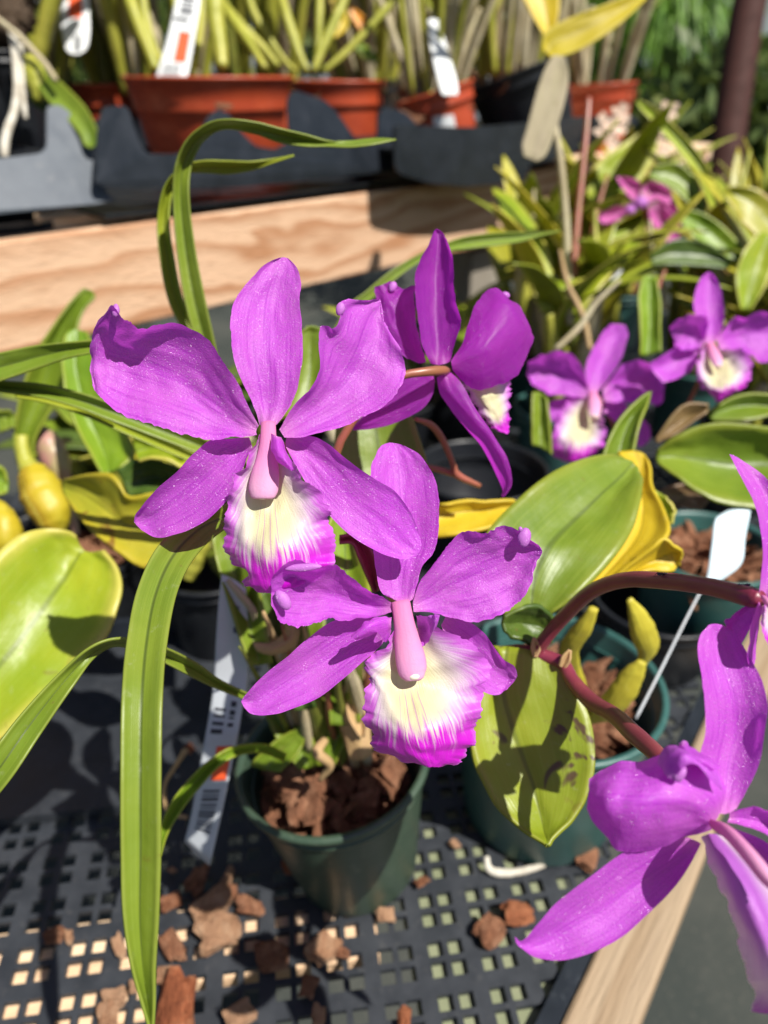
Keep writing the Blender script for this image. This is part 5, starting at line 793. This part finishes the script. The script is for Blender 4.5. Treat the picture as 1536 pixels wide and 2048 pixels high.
for (x, y) in ((1212, 245), (1240, 228), (1228, 292), (1205, 268), (1243, 256), (1338, 222), (1312, 275), (1318, 300), (1302, 318), (1325, 256)):
    q = U(x, y, 1.04); rs = np.random.RandomState(x); mb = MB()
    for k in range(5):
        a = k * 1.257 + rs.uniform(0, 1); dv = math.cos(a) * RT + math.sin(a) * UP; s = np.cross(dv, FW); r0 = .011
        rows = [q + dv * r0 * f - FW * .004 * f for f in (0, .5, 1, 1.3)]; ww = (.001, .004, .0042, .0012)
        v = [];
        for p, w in zip(rows, ww): v += [p - s * w, p + s * w + FW * .001]
        mb.add(v, [(0, 1, 3, 2), (2, 3, 5, 4), (4, 5, 7, 6)])
    mb.make('flower', M_PETAL_PEACH, plP)

# pots of leafy orchids filling the bench behind the blooms
fill = [(1120, 700, 'leafy orchid right of the timber leg, behind the bloom turned away', .30, 7), (1180, 560, 'upright leafy orchid behind the lower blurred bloom', .42, 8), (1390, 620, 'leafy orchid behind the upper blurred bloom', .36, 8), (1500, 740, 'leafy orchid at the right edge behind the upper blurred bloom', .30, 8), (1240, 470, 'leafy orchid under the rose pink bloom', .5, 9), (1480, 480, 'leafy orchid at the right edge under the small rose bloom', .5, 9), (1080, 600, 'slender leafy orchid just right of the timber leg', .42, 6)]
for k, (x, y, lb, hh, n) in enumerate(fill):
    c = Zp(x, y + 110, .085); rs = np.random.RandomState(70 + k); t = thing('leafy_orchid', lb, 'orchid', c, group='leafy orchids on the far end of the bench')
    pot('black pot of the ' + lb.replace('leafy orchid', 'leafy one'), c, .045, .085, M_BLACK if k % 2 else M_TEAL, rim=.012)
    for j in range(n + 9):
        b = c + np.array([rs.uniform(-.03, .03), rs.uniform(-.03, .03), 0])
        o, tip = cane(b, rs.uniform(0, 6.28), rs.uniform(.05, .35), .09 * rs.uniform(.6, 1.4), .006, [M_STEM_GREEN, M_CANE, M_CANE_GREY, M_STEM_RED][j % 4], t, j)
        wleaf(tip, rs.uniform(0, 6.28), rs.uniform(.5, 1.35), .14 * rs.uniform(.7, 1.3), .012 * rs.uniform(.7, 1.5), rs.uniform(.2, 1.1), [M_LEAF_TAN, M_LEAF_LIME, M_STRAP2, M_LEAF_LIME, M_LEAF_YELG][rs.randint(5)], t, seed=j)

# low dark leaved orchids in black pots between the blooms and the raised bench
low = [(310, 985, 'low leafy orchid below the left end of the front board'), (470, 900, 'low leafy orchid hidden behind the upper left bloom'), (640, 850, 'low leafy orchid below the front board, behind the two main blooms'), (780, 790, 'low leafy orchid under the middle of the front board'), (905, 745, 'low leafy orchid at the foot of the timber leg'), (420, 1120, 'low leafy orchid behind the hanging strap leaf'), (200, 930, 'low leafy orchid behind the upright bright leaf')]
for k, (x, y, lb) in enumerate(low):
    c = Zp(x, y, .075); rs = np.random.RandomState(170 + k); t = thing('leafy_orchid', lb, 'orchid', c, group='low leafy orchids below the front board')
    pot('black pot of the ' + lb.replace('leafy orchid', 'leafy one'), c, .052 if k != 5 else .04, .075, M_BLACK, rim=.012)
    for j in range(9):
        b = c + np.array([rs.uniform(-.03, .03), rs.uniform(-.03, .03), -.005])
        o, tip = cane(b, rs.uniform(0, 6.28), rs.uniform(.1, .6), .045 * rs.uniform(.6, 1.3), .006, [M_STEM_GREEN, M_CANE_GREY, M_CANE][j % 3], t, j)
        wleaf(tip, rs.uniform(0, 6.28), rs.uniform(.2, .9), .085 * rs.uniform(.7, 1.2), .014 * rs.uniform(.8, 1.5), rs.uniform(.2, 1.2), [M_LEAF, M_LEAF_DARK, M_LEAF_TAN, M_LEAF_LIME][rs.randint(4)], t, seed=j)
# ================================================================== TAGS
def tagsheet(label, v, d, rows, mat, extras=(), solid=.0006, name='plant_tag'):
    c = U(*vp(v, rows[-1][2], rows[-1][3]), d + (rows[-1][7] if len(rows[-1]) > 6 else 0) * .001)
    t = thing(name, label, 'plant tag', c, group=None)
    o, P = sheet('tag_blade', v, d, rows, mat, t, 40, 13, solid=solid)
    nu, nv = P.shape[:2]
    du = np.gradient(P, axis=0); dv = np.gradient(P, axis=1); N = np.cross(du, dv); N /= np.linalg.norm(N, axis=2)[..., None]
    sgn = np.where((N * (CAM - P)).sum(2) > 0, 1, -1)[..., None]; N = N * sgn
    def at(u, w):
        i = u * (nu - 1); j = w * (nv - 1); a, b = min(int(i), nu - 2), min(int(j), nv - 2); f, h = i - a, j - b
        g = lambda X: X[a, b] * (1 - f) * (1 - h) + X[a + 1, b] * f * (1 - h) + X[a, b + 1] * (1 - f) * h + X[a + 1, b + 1] * f * h
        return g(P) + g(N) * .0006
    for nm, m2, rects in extras:
        mb = MB()
        for (u0, u1, w0, w1) in rects:
            V = [at(u0 + (u1 - u0) * i / 5, w0 + (w1 - w0) * j / 2) for i in range(6) for j in range(3)]; mb.add(V, gridfaces(6, 3))
        mb.make(nm, m2, t)
    return t
def bars(u0, u1, w0, w1, n, seed, across=True):
    rs = np.random.RandomState(seed); out = []; x = 0; ws = rs.uniform(.4, 1.4, 2 * n); ws /= ws.sum()
    for k in range(n):
        a = x; b = x + ws[2 * k]; x = b + ws[2 * k + 1]
        out.append((u0 + (u1 - u0) * a, u0 + (u1 - u0) * b, w0, w1) if across else (u0, u1, w0 + (w1 - w0) * a, w0 + (w1 - w0) * b))
    return out
tagsheet('long bent grey plant tag with orange square beside the green front pot', 12, .31, [(420, 290, 490, 320, 560, 370, -10, -10, -10), (400, 480, 480, 500, 572, 520, -6, -6, -6), (385, 700, 480, 710, 580, 730, 0, 0, 0), (375, 900, 470, 910, 566, 930, 6, 5, 4), (355, 1060, 450, 1075, 538, 1085, 8, 6, 5), (325, 1230, 420, 1235, 515, 1230, 10, 8, 7), (285, 1450, 380, 1455, 470, 1450, 14, 12, 11), (245, 1680, 330, 1690, 420, 1690, 20, 18, 17), (203, 1850, 270, 1920, 350, 1992, 26, 26, 26)], M_GREYTAG,
   [('price_square', M_ORANGE, [(.66, .77, .42, .90)]), ('barcode', M_INK, bars(.80, .93, .25, .78, 12, 3)), ('handwriting', M_INKBLUE, [(.10, .13, .55, .75), (.14, .17, .6, .8), (.18, .2, .55, .7)]), ('print', M_INK, bars(.50, .63, .15, .5, 4, 5) + bars(.46, .60, .62, .80, 4, 6))])
tagsheet('white rounded tag with orange corner behind the half hidden terracotta pot', 13, .93, [(480, -120, 560, -120, 640, -120), (450, 60, 550, 60, 650, 60), (450, 200, 552, 200, 656, 200), (470, 320, 555, 325, 645, 320), (490, 370, 555, 380, 620, 370), (530, 395, 555, 398, 580, 395)], M_WHITE, [('price_square', M_ORANGE, [(.02, .30, .25, .75)]), ('barcode', M_INK, bars(.48, .80, .42, .72, 14, 7))])
tagsheet('slanted white tag with orange square standing in the widest pot', 13, .84, [(1320, -150, 1400, -140, 1480, -130), (1270, 80, 1350, 95, 1450, 110), (1230, 260, 1320, 275, 1420, 290), (1160, 500, 1270, 510, 1380, 520), (1130, 600, 1240, 600, 1360, 600)], M_WHITE, [('price_square', M_ORANGE, [(.44, .68, .42, .85)]), ('barcode', M_INK, bars(.70, .92, .12, .72, 14, 9, False)), ('print', M_INK, bars(.30, .36, .10, .7, 1, 2) + bars(.12, .28, .3, .8, 5, 4))])
tagsheet('plain bright white tag standing in the small tilted pot', 14, .935, [(985, 90, 1010, 85, 1035, 95), (990, 180, 1025, 180, 1062, 185), (1010, 280, 1050, 280, 1090, 280), (1035, 385, 1075, 380, 1115, 370), (1050, 430, 1085, 430, 1120, 430)], M_WHITE)
tagsheet('pale blue tag standing in the farther teal pot', 9, .345, [(1300, 1350, 1360, 1320, 1420, 1296, 6, 6, 6), (1262, 1388, 1340, 1360, 1446, 1330, 4, 4, 4), (1248, 1500, 1325, 1490, 1420, 1470, 2, 2, 2), (1232, 1620, 1310, 1630, 1400, 1605, 0, 0, 0), (1218, 1690, 1250, 1700, 1300, 1690, 0, 0, 0)], M_BLUETAG)
tagsheet('small white tag among the leaves beyond the blurred blooms', 11, .72, [(530, 1620, 580, 1610, 630, 1610), (525, 1680, 580, 1680, 640, 1690), (530, 1740, 580, 1745, 630, 1745)], M_WHITE)
o = tube('plant_stake', 8, [(1100, 0, .345, 5), (1000, 190, .34, 6), (880, 430, .335, 6.5), (765, 655, .33, 6.5)], M_GREYTAG, None); tag(o, 'thin grey white stake leaning in the near teal pot beside the wine red stem', 'stake')

# ================================================================== BARK ON THE BENCH
chips = [(6, 1010, 1310, 70, 'B', 'brown bark chip at the upper left of the pile by the long strap leaf'), (6, 1165, 1300, 55, 'T', 'pinkish chip at the top right of the pile beside the strap leaf'), (6, 1085, 1440, 105, 'T', 'large tan bark chip in the middle of the pile right of the strap leaf'), (6, 1120, 1590, 115, 'T', 'broad tan bark chip below the large tan one'), (6, 1195, 1375, 40, 'B', 'small chip tucked against the large tan chip'), (6, 890, 1660, 90, 'B', 'pale brown chip touching the right side of the strap leaf'), (6, 610, 1650, 55, 'T', 'chip just left of the strap leaf'), (6, 280, 1600, 58, 'B', 'rounded brown chip alone on the mesh at the left'), (6, 355, 1600, 34, 'T', 'small pale chip beside the lone rounded brown one'), (6, 905, 1950, 150, 'R', 'large red bark slab at the bottom edge by the leaf tip'), (6, 590, 1915, 62, 'T', 'pinkish chip left of the strap leaf tip'), (6, 555, 2010, 75, 'T', 'pink chip on the bottom edge left of the leaf tip'), (6, 1240, 2005, 85, 'T', 'tan chip on the bottom edge right of the red slab'), (6, 870, 1430, 60, 'B', 'dark shaded chip between strap leaf and large tan chip'), (6, 1280, 1450, 72, 'B', 'dark chip right of the large tan chip'), (6, 850, 1800, 62, 'T', 'pale chip above the red slab'), (6, 690, 1855, 40, 'T', 'small pale chip under the strap leaf edge'), (6, 880, 1260, 28, 'T', 'tiny pale chip above the pile'), (6, 1390, 1700, 85, 'B', 'dark shaded chip near the foot of the green pot'),
         (7, 470, 965, 70, 'T', 'mauve grey chip below the green pot'), (7, 550, 975, 26, 'B', 'small chip right of the mauve grey chip'), (7, 420, 1100, 45, 'B', 'dark chip in shadow below the green pot'), (7, 455, 1220, 40, 'T', 'tan chip at the bottom edge under the green pot'), (7, 1225, 825, 62, 'R', 'red brown bark chunk in front of the teal pot'), (7, 1110, 890, 62, 'B', 'flat brown sliver lying against the red brown chunk'), (7, 785, 1225, 42, 'R', 'reddish chip at the bottom edge near the middle'), (7, 850, 700, 28, 'B', 'small chip right of the green pot foot'), (7, 715, 830, 36, 'T', 'tan chip at the right foot of the green pot'), (7, 340, 640, 40, 'R', 'red chip shaded left of the green pot'), (7, 1480, 600, 60, 'B', 'bark chunk at the right foot of the teal pot'), (7, 980, 555, 22, 'T', 'pale crumb at the left foot of the teal pot'),
         (12, 310, 410, 78, 'T', 'tan chip lying in the dark gap under the upper left bloom'), (12, 300, 550, 32, 'B', 'small brown chip in the dark gap under the upper left bloom'), (12, 230, 1320, 36, 'R', 'orange brown chip beside the bent grey tag')]
for k, (v, x, y, w, m, lb) in enumerate(chips):
    px, py = vp(v, x, y); z0 = .004 if m != 'R' else .006; c = Zp(px, py, z0); d = np.dot(c - CAM, FW); s = w / VW[v][2] * d / FPX * .88
    V, F = chipgeo(c + ZV * s * .28, s, 500 + k, .42, sub=3); o = obj('bark_chip', V, F, {'B': M_BARK, 'T': M_BARK_TAN, 'R': M_BARK_RED}[m], smooth=False); tag(o, lb, 'bark chip', 'bark chips scattered on the mesh bench')
o = tube('dry_root', 6, [(950, 640, .372, 16), (900, 720, .376, 12), (850, 800, .38, 10), (840, 880, .382, 12), (870, 960, .384, 12), (960, 985, .386, 9)], M_DRY, None, lump=.25); tag(o, 'curled orange brown dry root lying beside the bent grey tag', 'root')
o = tube('white_root', 7, [(1100, 600, .40, 10), (1110, 650, .398, 16), (1160, 665, .397, 17), (1220, 660, .398, 15), (1300, 640, .40, 12), (1340, 622, .405, 8)], M_ROOT, None, lump=.2); tag(o, 'pale root curling out from under the near teal pot', 'root')

for k, (x, y, d, sx, lb) in enumerate([(1328, 1150, .1955, 1, 'tiny black ant crossing the arch of the wine red flower stem'), (1484, 1173, .1690, -1, 'tiny black ant on the wine red stem close to the right edge bloom')]):
    c = U(x, y, d); t = thing('ant', lb, 'ant', c); mb = MB()
    for (o, rr, l) in ((-.0012, .00042, .0007), (-.0003, .00028, .0005), (.0006, .00034, .00045)):
        V, F, uv = tubegeo([c + sx * RT * (o + l * q) + UP * .0003 for q in (-1, -.7, 0, .7, 1)], [rr * q for q in (.1, .7, 1, .7, .1)], 8); mb.add(V, F)
    mb.make('body', M_INK, t); mb = MB()
    for q in (-.0008, -.0003, .0002):
        for w in (-1, 1): V, F, uv = tubegeo([c + sx * RT * q + UP * .0003, c + sx * RT * (q * 1.8) + UP * .0007 - FW * w * .0006, c + sx * RT * (q * 2.6) - UP * .0002 - FW * w * .0011], [.00008] * 3, 5); mb.add(V, F)
    mb.make('legs', M_INK, t)
# ================================================================== FAR BACKGROUND
o = tube('post', 0, [(1540, -160, 1.75, 30), (1500, 0, 1.75, 33), (1470, 180, 1.75, 33), (1447, 350, 1.75, 33), (1395, 800, 1.75, 33), (1330, 1250, 1.75, 33)], M_RUST, None, n=14); tag(o, 'dark rust brown steel post at the upper right', 'post')
def blades(name, label, cat, c, n, ln, w, mat, seed, el=(.9, 1.5), arch=(1.6, 2.8), spread=.06):
    rs = np.random.RandomState(seed); mb = MB(); t = thing(name, label, cat, c)
    for k in range(n):
        az = rs.uniform(0, 6.28); e = rs.uniform(*el); ar = rs.uniform(*arch); l = ln * rs.uniform(.6, 1.15); d = np.array([math.cos(az), math.sin(az), 0]); s = np.array([-math.sin(az), math.cos(az), 0]); p = np.array(c) + rs.uniform(-spread, spread, 3) * np.array([1, 1, .2]); v = []
        for i in range(9):
            f = i / 8; ww = w * (1 - f) ** .6 + .0004; v += [p - s * ww, p + s * ww]; p = p + (d * math.cos(e) + ZV * math.sin(e)) * l / 8; e -= ar / 8
        mb.add(v, [(2 * i, 2 * i + 1, 2 * i + 3, 2 * i + 2) for i in range(8)])
    mb.make('foliage', mat, t); return t
c = U(1310, 20, 2.5); blades('weeping_plant', 'bright green weeping grassy plant hanging left of the rust brown post', 'plant', c, 1100, .50, .0045, M_WEEP, 5, el=(-.1, 1.2), arch=(1.6, 2.8))
def shrub(label, c, r, n, ls, mat, seed, group='shrubs beyond the benches'):
    rs = np.random.RandomState(seed); t = thing('shrub', label, 'shrub', (c[0], c[1], -.75), group); mb = MB(); cl = rs.uniform(-1, 1, (14, 3)) * np.array(r) * .75
    for k in range(n):
        q = cl[rs.randint(14)] + rs.normal(0, .26, 3) * np.array(r); p = np.array(c) + q; d = rs.normal(0, 1, 3); d /= np.linalg.norm(d); s = np.cross(d, rs.normal(0, 1, 3)); s /= np.linalg.norm(s) + 1e-9; l = ls * rs.uniform(.6, 1.4); w = l * .22
        mb.add([p, p + d * l * .5 + s * w, p + d * l, p + d * l * .5 - s * w], [(0, 1, 2, 3)])
    mb.make('crown', mat, t, smooth=False)
    V, F, uv = tubegeo([np.array([c[0] + .03 * math.sin(i), c[1], -.75 + (c[2] + .75) * i / 5]) for i in range(6)], [.03 - .003 * i for i in range(6)]); obj('trunk', V, F, M_POST, t)
    return t
SH = [(-250, 40, 3.2, .55, M_FOL2, 'olive shrub far left behind the black corner pot'), (150, 20, 3.0, .5, M_FOL, 'dark green shrub behind the half hidden terracotta pot'), (520, 10, 3.3, .55, M_FOL2, 'olive shrub behind the widest pot'), (860, 20, 3.4, .55, M_FOL, 'dark shrub behind the small tilted pot'), (1130, 30, 3.0, .40, M_FOL2, 'olive shrub behind the farthest terracotta pot'), (1500, 330, 2.2, .28, M_FOL, 'dark low shrub right of the rust brown post'), (1420, 300, 2.6, .34, M_FOL2, 'pale shrub left of the rust brown post below the weeping plant'), (1620, 260, 2.9, .40, M_FOL, 'dark shrub at the right edge beyond the post'), (1280, 330, 2.6, .30, M_FOL, 'dark shrub below the weeping plant')]
for k, (x, y, d, r, m, lb) in enumerate(SH): shrub(lb, U(x, y, d), (r, r * .8, r * .85), 1700, .085, m, 90 + k)
# grey fence far behind
fp = U(768, 60, 6.5); fn_ = thing('fence', 'pale grey panel fence far behind the plants', 'fence', (fp[0], fp[1], -.75))
for k in range(9):
    mb = MB(); mb.box((fp[0] - 6 + 1.5 * k, fp[1], .55), RT, np.array([0, 1., 0]), ZV, .72, .02, 1.3); mb.make('fence_panel', M_FENCE, fn_, smooth=False)
    mb = MB(); mb.box((fp[0] - 6.75 + 1.5 * k, fp[1], .6), RT, np.array([0, 1., 0]), ZV, .028, .04, 1.35); mb.make('fence_post', M_POST, fn_, smooth=False)
